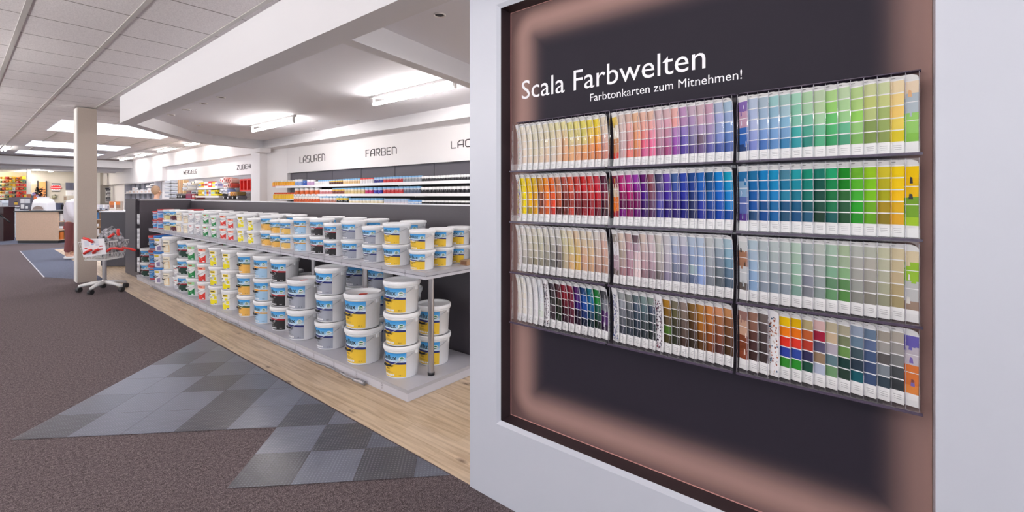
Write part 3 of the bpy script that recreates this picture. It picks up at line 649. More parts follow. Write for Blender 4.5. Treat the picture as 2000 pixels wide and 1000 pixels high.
def label_mesh(size, t):
    if (size, t) in _lab: return _lab[size, t]
    d, h = DIM[size]; T = TYPES[t][0]; mb = MB(); z0, z1 = .05*h, .80*h
    A = math.radians(47) if T['kind'] == 'sky' else math.radians(30)
    if t == 'L': A = math.radians(38)
    def P(u, v, k):
        z = z0+(z1-z0)*v; r = body_r(d, h, z)+.0006+.0005*k; th = -A+2*A*u
        return (r*math.cos(th), r*math.sin(th), z)
    def quad(u0, v0, u1, v1, col, k=0, v2=None, v3=None):          # v2 / v3: other heights at the right end
        n = max(1, int(abs(u1-u0)/.07)); v2 = v0 if v2 is None else v2; v3 = v1 if v3 is None else v3
        for q in range(n):
            a, b = q/n, (q+1)/n
            mb.face([P(u0+(u1-u0)*a, v0+(v2-v0)*a, k), P(u0+(u1-u0)*b, v0+(v2-v0)*b, k), P(u0+(u1-u0)*b, v1+(v3-v1)*b, k), P(u0+(u1-u0)*a, v1+(v3-v1)*a, k)], col)
    def words(s, u, v, wid, hgt, col, bold=0.0, k=3):
        V, F, w = text2d(s, bold); sx = wid/w; sy = hgt/.73
        mb.idx([P(u+x*sx, v+y*sy, k) for x, y in V], F, col)
    def disc(u, v, ru, rv, col, k, a0=0, a1=360, n=18):
        mb.face([P(u+ru*math.cos(math.radians(a0+(a1-a0)*q/n)), v+rv*math.sin(math.radians(a0+(a1-a0)*q/n)), k) for q in range(n+1 if a1-a0 < 360 else n)], col)
    if T['kind'] == 'sky':
        quad(0, 0, 1, 1, T['field'])
        for q, c in enumerate(('e2f0fa', 'd2e8f8', 'c0e0f6', 'acd6f3', '94caf0', '7cbeec', '64b1e8', '50a6e4', '429ee1', '3a98de')): quad(0, .6+.04*q, 1, .64+.04*q, c, 1)
        quad(0, .57, 1, .66, T['band'], 2, .52, .61); quad(0, .655, 1, .672, 'eef4fa', 2, .605, .622)
        words('Brillux', .04, .715, .62, .21, '111318', .014)
        disc(.84, .77, .105, .1, 'f4f7f4', 3); disc(.84, .77, .075, .074, '1d7a48', 4); quad(.75, .752, .93, .79, 'f4f7f4', 5)
        ink = 'f0f0f0' if T['dark'] else '26262c'
        if T['dark']:                                               # light rays of the dark labels
            mb.face([P(.02, .2, 1), P(.5, .12, 1), P(1, .14, 1), P(1, .46, 1), P(.6, .34, 1)], '55555a' if t == 'K' else '10271f')
        words(T['sub'], .08, .42, .44, .075, ink, .01); words(T['num'], .2, .31, .16, .07, ink, .006)
        for q in range(4): quad(.1, .235-.025*q, .36+.08*((q*7) % 3), .242-.025*q, ink if q == 0 else ('8c8c90' if T['dark'] else '7c7466'), 3)
        for q in range(6): quad(.07+.085*q, .05, .07+.085*q+.068, .125, 'f2f2f4', 3)
        words({15: '15 l', 12: '12,5 l', 10: '10 l', 5: '5 l', 3: '2,5 l'}[size], .74, .055, .12, .05, ink, .006)
    elif T['kind'] == 'swoosh':
        quad(0, 0, 1, 1, 'f6f4f4'); quad(0, .8, 1, 1, T['pale'], 1); quad(.28, .87, .74, .95, T['head'], 2)
        for q in range(8): quad(q/8, 0, (q+1)/8, .55+.0*q-.22*math.sin(PI*q/8), T['main'], 1, 0, .55-.22*math.sin(PI*(q+1)/8))
        mb.face([P(.1, .3, 2), P(.4, .36, 2), P(.75, .26, 2), P(.6, .2, 2), P(.2, .16, 2)], T['pale'])
        quad(.06, .62, .4, .66, '303034', 3); quad(.1, .70, .32, .72, '5a5a60', 3); quad(.68, .04, .9, .12, 'e8f0f4', 3)
    elif T['kind'] == 'splash':
        quad(0, 0, 1, 1, 'fbfaf2')
        for a, b, c, e in ((.1, .0, .62, .34), (.0, .02, .2, .42), (.62, .08, .95, .3), (.66, .36, .92, .56), (.5, .58, .8, .72)): quad(a, b, c, e, T['main'], 1)
        mb.face([P(.05, .4, 2), P(.3, .5, 2), P(.6, .4, 2), P(.5, .3, 2), P(.2, .26, 2)], T['pale'])
        quad(.26, .82, .82, .98, T['cap'], 2); quad(.32, .87, .74, .93, '3a3416', 3); quad(.06, .66, .3, .71, '2a2a2e', 3); quad(.72, .03, .9, .08, '5a50a8', 3)
    elif T['kind'] == 'cream':
        quad(0, 0, 1, 1, 'f3ebd8')
        for a, b, c, e in ((.06, .06, .94, .085), (.06, .6, .94, .625), (.06, .06, .1, .62), (.9, .06, .94, .62), (.45, .2, .48, .6), (.1, .36, .9, .375)): quad(a, b, c, e, 'e0ac4c', 1)
        words('creativ', .08, .76, .8, .13, '2a2622', .03, 1)
    elif T['kind'] == 'purple':
        quad(0, 0, 1, 1, 'f4f2f6'); quad(.2, .84, .85, .98, 'd8bc20', 1); quad(.5, .05, .95, .34, '8c80a4', 1, .05, .44); quad(.1, .62, .5, .66, '303038', 1); quad(.15, .4, .75, .46, '38343c', 1, .52, .58)
    else:
        quad(0, 0, 1, 1, '3f86c8'); quad(0, 0, 1, .12, 'b8303a', 1); quad(0, .12, 1, .4, '6aa8dc', 1, .12, .3); quad(.4, .86, .95, .95, 'e06a28', 1); quad(.05, .66, .9, .73, 'eef4fa', 1); quad(.1, .52, .6, .56, 'dfeaf4', 1)
    _lab[size, t] = mb.mesh('label', M['label']); return _lab[size, t]

def bucket(t, size, x, y, z, rot, label, group, wired=True, capmark=False, top=False):
    root = thing('paint_bucket', label, 'bucket', (x, y, z), PI + rot, group)
    b, _, w, _ = bucket_meshes(size)
    obj('body', b, None, root)
    lc = LIDC.get(t); l = obj('lid', lid_mesh(size, lc[1] if lc else 'efeff2', top), None, root)
    if lc: l['label'] = lc[0] + ' lid'
    lb = obj('label', label_mesh(size, t), None, root); lb['label'] = TYPES[t][1] + ' printed label'
    if wired:
        hd = obj('handle', w, None, root, None, -.32 if size >= 10 else -.1)
        obj('grip', grip_mesh(size, TYPES[t][2] if size >= 10 else 'e2e2e6'), None, hd)
    if capmark:
        d, h = DIM[size]
        obj('sticker', MB().lathe([(.034, h*.918), (.03, h*.92), (0, h*.92)], 20, 'e8401c'), M['goods'], root)['label'] = 'orange-red sticker on the lid'
def fan(y): return .30 + .014*min(y-2.4, 6.8)      # stacks turned slightly towards the shop entrance
LV = {1: [''], 2: ['bottom', 'top'], 3: ['bottom', 'middle', 'top']}
rb = random.Random(11)
FRONT_LOW = [('Y', 10, 2.012, 2.652, 3), ('Y', 15, 1.989, 3.099, 2), ('G', 10, 2.006, 3.594, 3), ('G', 15, 1.983, 4.025, 2), ('K', 10, 2.0, 4.431, 3), ('B', 10, 1.997, 4.806, 3), ('O', 10, 1.994, 5.21, 3), ('S', 10, 1.991, 5.648, 3), ('S', 10, 1.989, 6.026, 3),
    ('R', 10, 1.986, 6.423, 3), ('E', 10, 1.983, 6.802, 3), ('D', 10, 1.98, 7.173, 3), ('W', 5, 1.99, 7.49, 2), ('C', 12, 1.974, 7.80, 3), ('P', 12, 1.952, 8.14, 3), ('L', 10, 1.968, 8.53, 3), ('D', 10, 1.965, 8.97, 2)]
for i, (t, s, x, y, n) in enumerate(FRONT_LOW):
    for k in range(n):
        bucket(t, s, x+rb.uniform(-.003, .003), y+rb.uniform(-.003, .003), .081+k*DIM[s][1], fan(y)+rb.uniform(-.04, .04),
               '%s-labelled white bucket, %s of %s front stack from right on platform' % (TYPES[t][1], LV[n][k], ORD[i+1]), 'bucket stacks along the front of the platform', True, s == 15 and k == 1, k == n-1)
FRONT_UP = [('Y', 3, 2.098, 2.538, 2), ('Y', 5, 2.112, 2.844, 2), ('G', 3, 2.098, 3.119, 2), ('G', 5, 2.112, 3.422, 2), ('K', 3, 2.098, 3.708, 2), ('K', 5, 2.112, 3.953, 2), ('B', 5, 2.112, 4.267, 2), ('A', 3, 2.098, 4.549, 2), ('O', 3, 2.098, 4.761, 2), ('O', 5, 2.112, 4.996, 2), ('S', 3, 2.098, 5.331, 2), ('S', 5, 2.112, 5.618, 2),
    ('R', 3, 2.098, 5.904, 2), ('R', 5, 2.112, 6.151, 2), ('E', 3, 2.098, 6.444, 2), ('E', 5, 2.112, 6.74, 2), ('W', 3, 2.098, 7.017, 2), ('W', 5, 2.112, 7.289, 2), ('C', 3, 2.098, 7.536, 2), ('C', 5, 2.112, 7.847, 2), ('M', 5, 2.112, 8.145, 2), ('T', 5, 2.112, 8.473, 2), ('L', 5, 2.112, 8.78, 2), ('L', 3, 2.098, 9.06, 2)]
ORD += ['twenty-first', 'twenty-second', 'twenty-third', 'twenty-fourth', 'twenty-fifth']
for i, (t, s, x, y, n) in enumerate(FRONT_UP):
    for k in range(n):
        bucket(t, s, x+rb.uniform(-.002, .002), y+rb.uniform(-.003, .003), .82+k*DIM[s][1], fan(y)+rb.uniform(-.05, .05),
               'small %s-labelled bucket, %s of %s front pair from right on shelf' % (TYPES[t][1], LV[n][k], ORD[i+1]), 'small bucket pairs along the shelf front', True, False, k == n-1)
# second row behind, seen between and above the front stacks
BACK_UP = [('Y', 3, 2.30, 2.56, 2, 0), ('Y', 3, 2.50, 2.58, 2, 0), ('Y', 5, 2.38, 2.99, 2, 0), ('G', 5, 2.38, 3.5, 2, 0), ('K', 5, 2.38, 3.85, 2, 0), ('B', 5, 2.38, 4.23, 2, 0), ('O', 5, 2.38, 5.0, 2, 0), ('S', 5, 2.38, 5.36, 2, 0), ('S', 5, 2.40, 5.75, 2, 0), ('R', 5, 2.38, 6.15, 2, 0), ('E', 5, 2.38, 6.6, 2, 0), ('W', 5, 2.38, 7.1, 2, 0), ('C', 5, 2.38, 7.55, 2, 0), ('L', 5, 2.38, 8.3, 2, 0)]
for i, (t, s, x, y, n, _) in enumerate(BACK_UP):
    for k in range(n):
        bucket(t, s, x, y, .82+k*DIM[s][1], fan(y)+.12, '%s-labelled bucket, %s of %s pair from right, second row on shelf' % (TYPES[t][1], LV[n][k], ORD[i+1]), 'second row of bucket pairs on the shelf', i < 3, False, k == n-1)
BACK_LOW = [('Y', 10, 2.31, 2.66, 2), ('Y', 15, 2.30, 3.0, 2), ('G', 10, 2.36, 3.43, 3), ('G', 10, 2.34, 3.72, 3), ('K', 10, 2.36, 4.28, 1), ('K', 10, 2.34, 4.66, 2), ('B', 10, 2.34, 5.05, 2), ('O', 10, 2.34, 5.6, 2), ('S', 10, 2.34, 6.2, 3), ('E', 10, 2.36, 6.9, 3), ('C', 10, 2.36, 7.6, 3)]
for i, (t, s, x, y, n) in enumerate(BACK_LOW):
    for k in range(n):
        bucket(t, s, x, y, .081+k*DIM[s][1], fan(y)+.1, '%s-labelled bucket, %s of %s stack from right, shaded rear row' % (TYPES[t][1], LV[n][k] or 'only', ORD[i+1]), 'rear row of bucket stacks on the platform', i < 4, False, k == n-1)

# ================================================================== DISPLAY SHELF THAT CARRIES THEM
g = thing('display_shelf', 'long grey two-level display shelf on steel legs with dark back panel', 'display shelf', (1.852, 2.385, 0))
def rel(mb): mb.v = [(x-1.852, y-2.385, z) for x, y, z in mb.v]; return mb
obj('platform', rel(MB().bevelbox(1.852, 2.58, 2.385, 9.26, .003, .08, .003)), M['board'], g)
obj('platform_edging', rel(MB().box(1.849, 1.8515, 2.385, 9.26, .058, .0805).box(1.849, 2.58, 2.3825, 2.3845, .058, .0805)), M['edge'], g)
obj('shelf_board', rel(MB().bevelbox(2.0, 2.598, 2.385, 9.24, .771, .819, .003)), M['board'], g)
obj('shelf_edging', rel(MB().box(1.997, 1.9995, 2.385, 9.24, .797, .8195).box(1.997, 2.598, 2.3825, 2.3845, .797, .8195)), M['edge'], g)
obj('edge_groove', rel(MB().box(1.9955, 1.9965, 2.385, 9.24, .793, .7965).box(2.0, 2.598, 2.381, 2.3824, .793, .7965)), M['tbar_dark'], g)
obj('back_panel', rel(MB().box(2.6, 2.64, 2.3, 9.29, .003, 1.255)), M['graphite'], g)
obj('end_panel', rel(MB().box(1.9, 2.64, 9.292, 9.325, .003, 1.27)), M['graphite'], g)
obj('top_edge', rel(MB().box(2.597, 2.643, 2.3, 9.29, 1.2555, 1.267).box(1.9, 2.643, 9.292, 9.325, 1.2705, 1.282)), M['whiteboard'], g)
for y in (2.468, 3.274, 4.116, 4.929, 5.739, 6.547, 7.356, 8.125, 9.0):
    for x in ((2.12,) if y < 3 else (2.12, 2.53)):
        l = obj('leg', rel(MB().lathe([(.021, .1), (.021, .77)], 20, cx=x, cy=y)), M['chrome'], g)
        obj('foot', rel(MB().lathe([(0, .0805), (.024, .0805), (.024, .1), (0, .1)], 20, cx=x, cy=y)), M['black'], l)
# small printed up-down arrows on both front edges
def arrow(mb, X, y, z, s):
    for k in (1, -1):
        for q in (0, 1):
            a = z + k*(.004+.006*q)*s
            mb.face([(X, y+.010*s, a), (X, y, a+k*.007*s), (X, y, a+k*.005*s), (X, y+.0085*s, a-k*.0005*s)]); mb.face([(X, y-.010*s, a), (X, y, a+k*.007*s), (X, y, a+k*.005*s), (X, y-.0085*s, a-k*.0005*s)])
    mb.face([(X, y+.007*s, z+.0014*s), (X, y-.007*s, z+.0014*s), (X, y-.007*s, z-.0014*s), (X, y+.007*s, z-.0014*s)])
am = MB(); arrow(am, 0, 0, 0, 1.2); am = am.mesh('printed_arrow', mat('arrow_ink', '6c6a72', .6))
for k in range(24): obj('printed_arrow', am, None, g, (1.996-1.852, .215+.275*k, .798))['label'] = 'small dark printed arrow'
for k in range(21): obj('printed_arrow', am, None, g, (1.848-1.852, .275+.31*k, .042))['label'] = 'small dark printed arrow'
# crumpled clear wrap lying along the platform foot
rw = random.Random(5); mb = MB()
pts = []; rad = []
for k in range(140):
    y = 2.83 + k*.04; pts.append((1.825+rw.uniform(-.004, .004)-.004*math.sin(k*.4), y, .016+rw.uniform(-.003, .003))); rad.append(rw.uniform(.007, .0125) if k > 2 else .016)
mb.tube(pts, rad, 7); 
tag(obj('plastic_wrap', mb, M['film']), 'crumpled clear plastic wrap lying along the foot of the grey platform', 'plastic wrap')
tag(obj('small_carton', MB().box(2.40, 2.53, 2.395, 2.465, .8202, .856, 'b08a68').box(2.3985, 2.3995, 2.405, 2.455, .826, .85, '8a6248'), M['goods']), 'small flat brown carton at the right end of the grey shelf', 'carton')
# cabinet closing the far end of the shelf
cb = thing('end_cabinet', 'dark grey end cabinet with open slot at far end of shelf', 'cabinet', (1.9, 9.33, 0))
mb = MB().box(0, .03, .27, .96, .002, 1.29).box(.03, .72, .93, .96, .002, 1.29).box(.03, .72, 0.001, .03, .002, 1.27).box(.69, .72, .03, .93, .002, 1.29).box(.03, .69, .03, .93, 1.26, 1.29).box(0.0, .69, .03, .27, .002, .09).box(.03, .69, .03, .27, .46, .48).box(.03, .69, .03, .27, .86, .88).box(.03, .69, .27, .29, .09, 1.26)
obj('carcass', mb, M['graphite'], cb)
obj('lining', MB().box(.33, .34, .031, .269, .091, 1.255), M['dark'], cb)
for k, (z, n) in enumerate(((.09, 3), (.48, 4), (.88, 2))):
    for q in range(n):
        zz = z + .001 + q*.082
        tag(obj('paper_roll', MB().lathe([(.018, 0), (.045, .0), (.045, .08), (.018, .08), (.018, 0)], 18), M['white'], None, (1.948, 9.33+.17, zz)),
            'white roll, %s from the bottom in the %s slot of the dark cabinet' % (ORD[q+1], ['lowest', 'middle', 'upper'][k]), 'roll', 'white rolls in the cabinet slots')
# ================================================================== WALL SHELVES WITH TINS
def wall_shelf(nm, y0, y1, z, x0=4.25):
    t = thing('wall_shelf', nm, 'shelf', (x0, y0, z), 0, None)
    obj('board', MB().box(.012, 4.558-x0, 0, y1-y0, -.028, 0), M['whiteboard'], t)
    obj('price_rail', MB().box(0, .0118, 0, y1-y0, -.036, .008), M['whiteboard'], t)
    for k in range(3):
        y = (y1-y0)*(.15+.35*k); obj('bracket', MB().prism([(.03, y), (.29, y), (.29, y+.012), (.03, y+.012)], -.05, -.0285), M['metalgrey'], t)
SZ = (1.542, 1.372, 1.165)
wall_shelf('top white wall shelf of paint tins below the lettered fascia', 1.6, 9.85, SZ[0])
wall_shelf('middle white wall shelf of paint tins', 1.6, 9.05, SZ[1])
wall_shelf('lowest white wall shelf of paint tins, mostly behind the dark partition', 1.6, 9.85, SZ[2])
struct('trim_9', MB().box(4.5, 4.56, 1.6, 9.12, .9, 1.54), M['dark'])
_tin = {}
def tin_mesh(kind, r, h, a, b, top):
    key = (kind, r, h, a, b, top)
    if key in _tin: return _tin[key]
    if kind == 'tin':
        prof = [(0, 0), (r*.97, 0), (r, .003), (r, h*.30), (r, h*.6), (r, h*.78), (r*1.01, h*.81), (r*1.02, h*.97), (r*.97, h), (r*.9, h), (r*.88, h*.96), (0, h*.96)]
        cols = ['c8c8cc', b, b, b, a, 'f2f2f4' if not top else top, top or 'f2f2f4', top or 'f2f2f4', top or 'e8e8ec', 'd8d8dc', 'c8c8cc']
        mb = MB().lathe(prof, 16, cols=cols)
        for q in range(3):                                          # pale text lines on the label, all round the front half
            for th in (PI-.5, PI+.45):
                w = .28-.06*q; z = h*(.42+.06*q)
                mb.face([((r+.0006)*math.cos(th+w*s), (r+.0006)*math.sin(th+w*s), z+dz) for s, dz in ((-1, 0), (1, 0), (1, h*.025), (-1, h*.025))], 'e4e4e8' if q else '6a6a72')
    else:                                                           # squeeze bottle with a coloured cap
        prof = [(0, 0), (r, 0), (r, h*.12), (r, h*.14), (r, h*.72), (r*.8, h*.78), (r*.55, h*.8), (r*.55, h), (0, h)]
        mb = MB().lathe(prof, 14, cols=['c8c8cc', b, 'f4f4f4', a, a, 'f4f4f4', top, top])
    _tin[key] = mb.mesh('paint_tin', M['goods']); return _tin[key]
def tin_run(row, px0, px1, n, kind, r, h, a, b, top, desc, z=None, Xc=4.30):
    y0, y1 = at_x(px0, 390, Xc).y, at_x(px1, 390, Xc).y
    step = abs(y0-y1)/n; r = min(r, step*.49)
    for k in range(n):
        y = y0 - step*(k+.5)
        o = obj('paint_tin' if kind == 'tin' else 'paint_bottle', tin_mesh(kind, round(r, 4), h, a, b, top), None, None, (Xc+rb.uniform(-.004, .004), y, (SZ[row] if z is None else z)+.0005), rb.uniform(-.3, .3))
        tag(o, '%s, %s from left of its kind, %s shelf' % (desc, ORD[k+1], ['top', 'middle', 'lowest'][row]), 'tin' if kind == 'tin' else 'bottle', 'tins on the %s wall shelf' % ['top', 'middle', 'lowest'][row])
Bt = '7fb8e4'
tin_run(0, 535, 577, 9, 'bottle', .05, .115, 'f0a820', 'e86820', 'f4f0e8', 'orange-yellow bottle with white cap')
tin_run(0, 578, 592, 2, 'tin', .055, .125, 'dfe6f0', '88a4d8', 'f4f4f4', 'white and blue tub')
tin_run(0, 593, 601, 1, 'tin', .055, .12, '3f74c8', '2c58b0', '70747c', 'solid blue tub with grey lid')
tin_run(0, 602, 615, 2, 'tin', .05, .105, 'eeeaf0', 'c49cc8', 'f4f4f4', 'white and lilac tub')
tin_run(0, 616, 624, 2, 'tin', .04, .07, 'eeeeee', 'e0e0e0', 'f4f4f4', 'plain white small tin')
tin_run(0, 624, 645, 5, 'tin', .04, .088, 'dcdce4', 'e6e2e0', Bt, 'pale grey tin with sky-blue top')
tin_run(0, 645, 671, 6, 'tin', .04, .088, 'ecc040', '5c3424', Bt, 'yellow and brown tin with sky-blue top')
tin_run(0, 672, 706, 7, 'tin', .04, .092, 'ece4d4', 'd8b888', Bt, 'beige tin with sky-blue top')
tin_run(0, 706, 732, 5, 'tin', .04, .09, 'ece8ea', 'e6e2e6', 'd8403c', 'white tin with red top')
tin_run(0, 733, 750, 3, 'tin', .045, .095, 'c4d4ec', '2c2c80', Bt, 'navy blue tin with sky-blue top')
tin_run(0, 751, 789, 6, 'tin', .042, .095, 'c8ccd8', 'c02c34', Bt, 'red tin with sky-blue top')
tin_run(0, 789, 825, 6, 'tin', .042, .094, 'c8ccd4', '8c9098', Bt, 'grey tin with sky-blue top')
tin_run(0, 825, 919, 17, 'tin', .03, .082, 'f0f0f0', '26262c', None, 'black and white tin')
tin_run(1, 536, 577, 11, 'bottle', .045, .15, 'f0c020', 'f4f4f4', 'e86030', 'yellow bottle with coloured cap', 1.262)
tin_run(1, 578, 627, 5, 'tin', .06, .125, 'f0ece8', 'd8642c', 'c4c8cc', 'white and orange tin')
tin_run(1, 627, 652, 4, 'tin', .045, .09, 'f0eaec', 'c87c80', 'f4f4f4', 'white and rose tin')
tin_run(1, 652, 675, 4, 'tin', .045, .105, 'f0c848', '7c3c34', Bt, 'yellow and maroon tin with sky-blue top')
tin_run(1, 675, 715, 6, 'tin', .045, .105, 'e8e0d0', 'd8c088', Bt, 'sand tin with sky-blue top')
tin_run(1, 715, 731, 2, 'tin', .048, .108, 'c8d4ec', 'c02868', Bt, 'magenta tin with sky-blue top')
tin_run(1, 732, 749, 2, 'tin', .048, .105, 'c8d4ec', '3434a0', Bt, 'royal blue tin with sky-blue top')
tin_run(1, 751, 790, 5, 'tin', .048, .108, 'd0ccd8', 'c43438', Bt, 'red tin with sky-blue top')
tin_run(1, 790, 823, 5, 'tin', .045, .108, 'c4c8d4', '5c6478', Bt, 'slate grey tin with sky-blue top')
tin_run(1, 824, 919, 12, 'tin', .04, .095, 'eeeef0', '202026', None, 'black and white tin')
tin_run(2, 577, 627, 9, 'tin', .055, .21, 'f0ece8', 'd05a28', 'c8ccd0', 'tall white and orange canister')
tin_run(2, 627, 660, 5, 'tin', .05, .185, 'f0ecec', 'c08070', Bt, 'tall white and rose canister with sky-blue top')
tin_run(2, 660, 682, 3, 'tin', .055, .18, 'f0d048', '2c2c30', Bt, 'tall yellow and black canister with sky-blue top')
tin_run(2, 684, 750, 9, 'tin', .05, .14, 'f0ece4', 'ecd89c', Bt, 'cream tin with sky-blue top')
tin_run(2, 752, 799, 7, 'tin', .05, .135, 'c8d0e4', 'e8dce8', 'a8c8e8', 'pale lilac-blue tin')
tin_run(2, 799, 826, 4, 'tin', .05, .115, 'f0f0f4', '58a0e0', '78b0e8', 'white tin with bright blue top')
tin_run(2, 826, 919, 12, 'tin', .04, .11, '242428', '202026', None, 'black and white tin')

# ------------------------------------------------------------------ thin outline letters on the fascia
GL = {'L': (.62, ['0,1 0,0 .62,0']), 'A': (.72, ['0,0 0,.72 .28,1 .72,1 .72,0', '0,.38 .72,.38']), 'S': (.7, ['.7,1 .12,1 0,.88 0,.62 .12,.5 .58,.5 .7,.38 .7,.12 .58,0 0,0']), 'U': (.72, ['0,1 0,.15 .15,0 .72,0 .72,1']),
      'R': (.7, ['0,0 0,1 .58,1 .7,.88 .7,.55 .58,.42 0,.42', '.3,.42 .7,0']), 'E': (.62, ['.62,1 0,1 0,0 .62,0', '0,.5 .55,.5']), 'N': (.68, ['0,0 0,1 .42,1 .68,.78 .68,0']), 'F': (.6, ['.6,1 0,1 0,0', '0,.5 .52,.5']),
      'B': (.7, ['0,0 0,1 .56,1 .66,.9 .66,.6 .56,.5 0,.5', '.56,.5 .7,.38 .7,.1 .6,0 0,0']), 'C': (.66, ['.66,1 .18,1 0,.82 0,.18 .18,0 .66,0']), 'K': (.66, ['0,1 0,0', '.62,1 .1,.5 .66,0', '0,.5 .1,.5']), 'W': (.95, ['0,1 .2,0 .47,.8 .74,0 .95,1']),
      'Z': (.68, ['0,1 .68,1 0,0 .68,0']), 'G': (.7, ['.7,1 .15,1 0,.85 0,.15 .15,0 .7,0 .7,.45 .4,.45']), 'H': (.7, ['0,1 0,0', '.7,1 .7,0', '0,.5 .7,.5']), 'O': (.72, ['.15,0 0,.15 0,.85 .15,1 .57,1 .72,.85 .72,.15 .57,0 .15,0'])}
GL['Ö'] = (.72, GL['O'][1] + ['.2,1.2 .22,1.2', '.5,1.2 .52,1.2'])
def fascia_word(txt, yl, yr, z, h, X, lab):
    tot = sum(GL[c][0] for c in txt) + .28*(len(txt)-1); s = (yl-yr)/tot; mb = MB(); u = 0
    for c in txt:
        w, st = GL[c]
        for line in st:
            P = [tuple(float(k) for k in p.split(',')) for p in line.split()]
            for (a, b), (c2, d2) in zip(P[:-1], P[1:]): mb.tube([(X, yl-(u+a)*s, z+b*h), (X, yl-(u+c2)*s, z+d2*h)], .007, 6)
        u += w + .28
    tag(obj('fascia_lettering', mb, M['sign']), lab, 'lettering', 'dark outline words on the white fascia')
fascia_word('LASUREN', 9.30, 8.31, 2.02, .13, 4.496, 'thin dark word LASUREN on the white fascia')
fascia_word('FARBEN', 6.93, 6.08, 2.015, .115, 4.496, 'thin dark word FARBEN on the white fascia')
fascia_word('LACK', 4.80, 4.27, 2.02, .10, 4.496, 'thin dark word LACK on the fascia, cut off by the display wall')
fascia_word('WERKZEUG', 16.95, 15.75, 2.02, .11, 4.536, 'thin dark word WERKZEUG on the far white fascia')
fascia_word('ZUBEHÖR', 12.7, 11.55, 2.01, .11, 4.536, 'thin dark word ZUBEHÖR beside the white pillar')

# ================================================================== LAMPS
def batten(x, y0, y1, z, label, grp, tubes=1, drop=.1):
    t = thing('ceiling_light', label, 'lamp', (x, y0, z-drop), 0, grp); L = y1-y0
    if drop > .05:
        obj('rail', MB().box(-.022, .022, 0, L, drop-.03, drop-.0015), M['metalgrey'], t)
        for y in (.04, L-.06): obj('holder', MB().box(-.014, .014, y, y+.03, -.015, drop-.031), M['metalgrey'], t)
        obj('tube', MB().tube([(0, .072, .0), (0, L-.062, .0)], .02, 10), M['tube'], t)
    else:
        obj('housing', MB().prism([(-.07, 0), (.07, 0), (.07, L), (-.07, L)], drop-.018, drop-.001), M['metalgrey'], t)
        for s in (-.035, .035): obj('tube', MB().tube([(s, .04, drop-.034), (s, L-.04, drop-.034)], .015, 8), M['lampface'], t)
def fill_pendant(x, y0, y1, z, label, drop=.5):  # lamps added out of view to brighten the hall ceiling
    t = thing('fill_pendant_light', label, 'lamp', (x, y0, z-drop), 0, 'hanging fill lamps added to the hall'); L = y1-y0
    obj('tray', MB().box(-.1, .1, 0, L, -.02, -.012), M['metalgrey'], t)
    for y in (.15, L-.15): obj('fill_pendant_cord', MB().tube([(0, y, -.0115), (0, y, drop-.0015)], .004, 6), M['metalgrey'], t)
    for s in (-.05, .05): obj('tube', MB().tube([(s, .04, .012), (s, L-.04, .012)], .018, 8), M['tube'], t)
batten(3.17, 3.28, 4.78, REC, 'fluorescent tube lamp on side room ceiling nearest the display wall', 'tube lamps in the side room')
batten(3.17, -.2, 1.3, REC, 'added unseen tube lamp of the side room behind the display wall', 'tube lamps in the side room')  # unseen extra lamp, added to brighten soffit and cross beam
batten(3.17, 6.7, 8.27, REC, 'fluorescent tube lamp on side room ceiling nearest the pillar', 'tube lamps in the side room')
for k, y in enumerate((13.0, 15.6, 18.2, 20.6)):
    batten(3.95, y, y+1.5, CE, 'flat batten lamp along the far wall, %s from the pillar' % ORD[k+1], 'batten lamps along the far wall', 2, .045)
batten(.93, 18.6, 20.4, CE, 'double batten lamp at the far left of the tiled ceiling', 'batten lamps in the hall', 2, .045)
for k, (x, y) in enumerate(((-1.0, .2), (-1.0, 3.0), (-1.0, 5.8), (-1.0, 8.6), (-1.0, 11.4), (-1.0, 14.2), (-1.0, 17), (-3.2, .2), (-3.2, 3.0), (-3.2, 5.8), (-3.2, 8.6), (-3.2, 11.4), (-1.0, -2.4))):
    fill_pendant(x, y, y+1.5, CE, 'added hanging fill lamp of the shop hall, %s beyond the left picture edge' % ORD[k+1])
for k, (x0, x1, y, z) in enumerate(((25, 90, 331, 2.42), (130, 148, 336, 2.42), (178, 196, 336, 2.42))):
    p, q = at_z(x0, y+4, z), at_z(x1, y-4 if k == 0 else y+3, z)
    t = thing('ceiling_light', 'bright lamp under the low far ceiling, %s from left' % ORD[k+1], 'lamp', (p.x, p.y, z-.04), 0, 'lamps under the far ceiling')
    d = Vector((q.x-p.x, q.y-p.y)); a = math.atan2(d.y, d.x); t.rotation_euler = (0, 0, a)
    obj('housing', MB().box(0, d.length, -.1, .1, .022, .0385), M['metalgrey'], t); obj('diffuser', MB().box(.02, d.length-.02, -.08, .08, 0, .0215), M['lampface'], t)
for k, x in enumerate((-3.4, -1.4, .6, 2.6)):
    batten(x, 26.3, 27.8, 2.43, 'added batten lamp close to the far beige wall, %s from left' % ORD[k+1], 'lamps under the far ceiling', 2, .045)  # extra lamps put in to lighten the far wall
for k, (x, y, r) in enumerate(((2.03, 2.28, .042), (2.04, 6.21, .05), (2.04, 6.8, .05), (2.034, 7.46, .05), (2.014, 8.1, .05), (2.6, 8.95, .045), (4.05, 6.46, .045), (4.05, 7.05, .045), (4.05, 7.84, .045), (4.05, 8.6, .045))):
    t = thing('recessed_spot', 'recessed ceiling spot, %s' % ('alone near the display wall' if k == 0 else '%s in the row beside the front soffit' % ORD[k] if k < 5 else 'near the far corner of the recess' if k == 5 else '%s in the row beside the rear soffit' % ORD[k-5]), 'spot', (x, y, REC), 0, 'recessed spots in the side room ceiling')
    obj('ring', MB().lathe([(r*.72, -.001), (r*.78, -.006), (r, -.004), (r, -.0008)], 24), M['grille'], t)
    obj('reflector', MB().lathe([(0, -.0012), (r*.71, -.0012)], 24), M['black'], t)

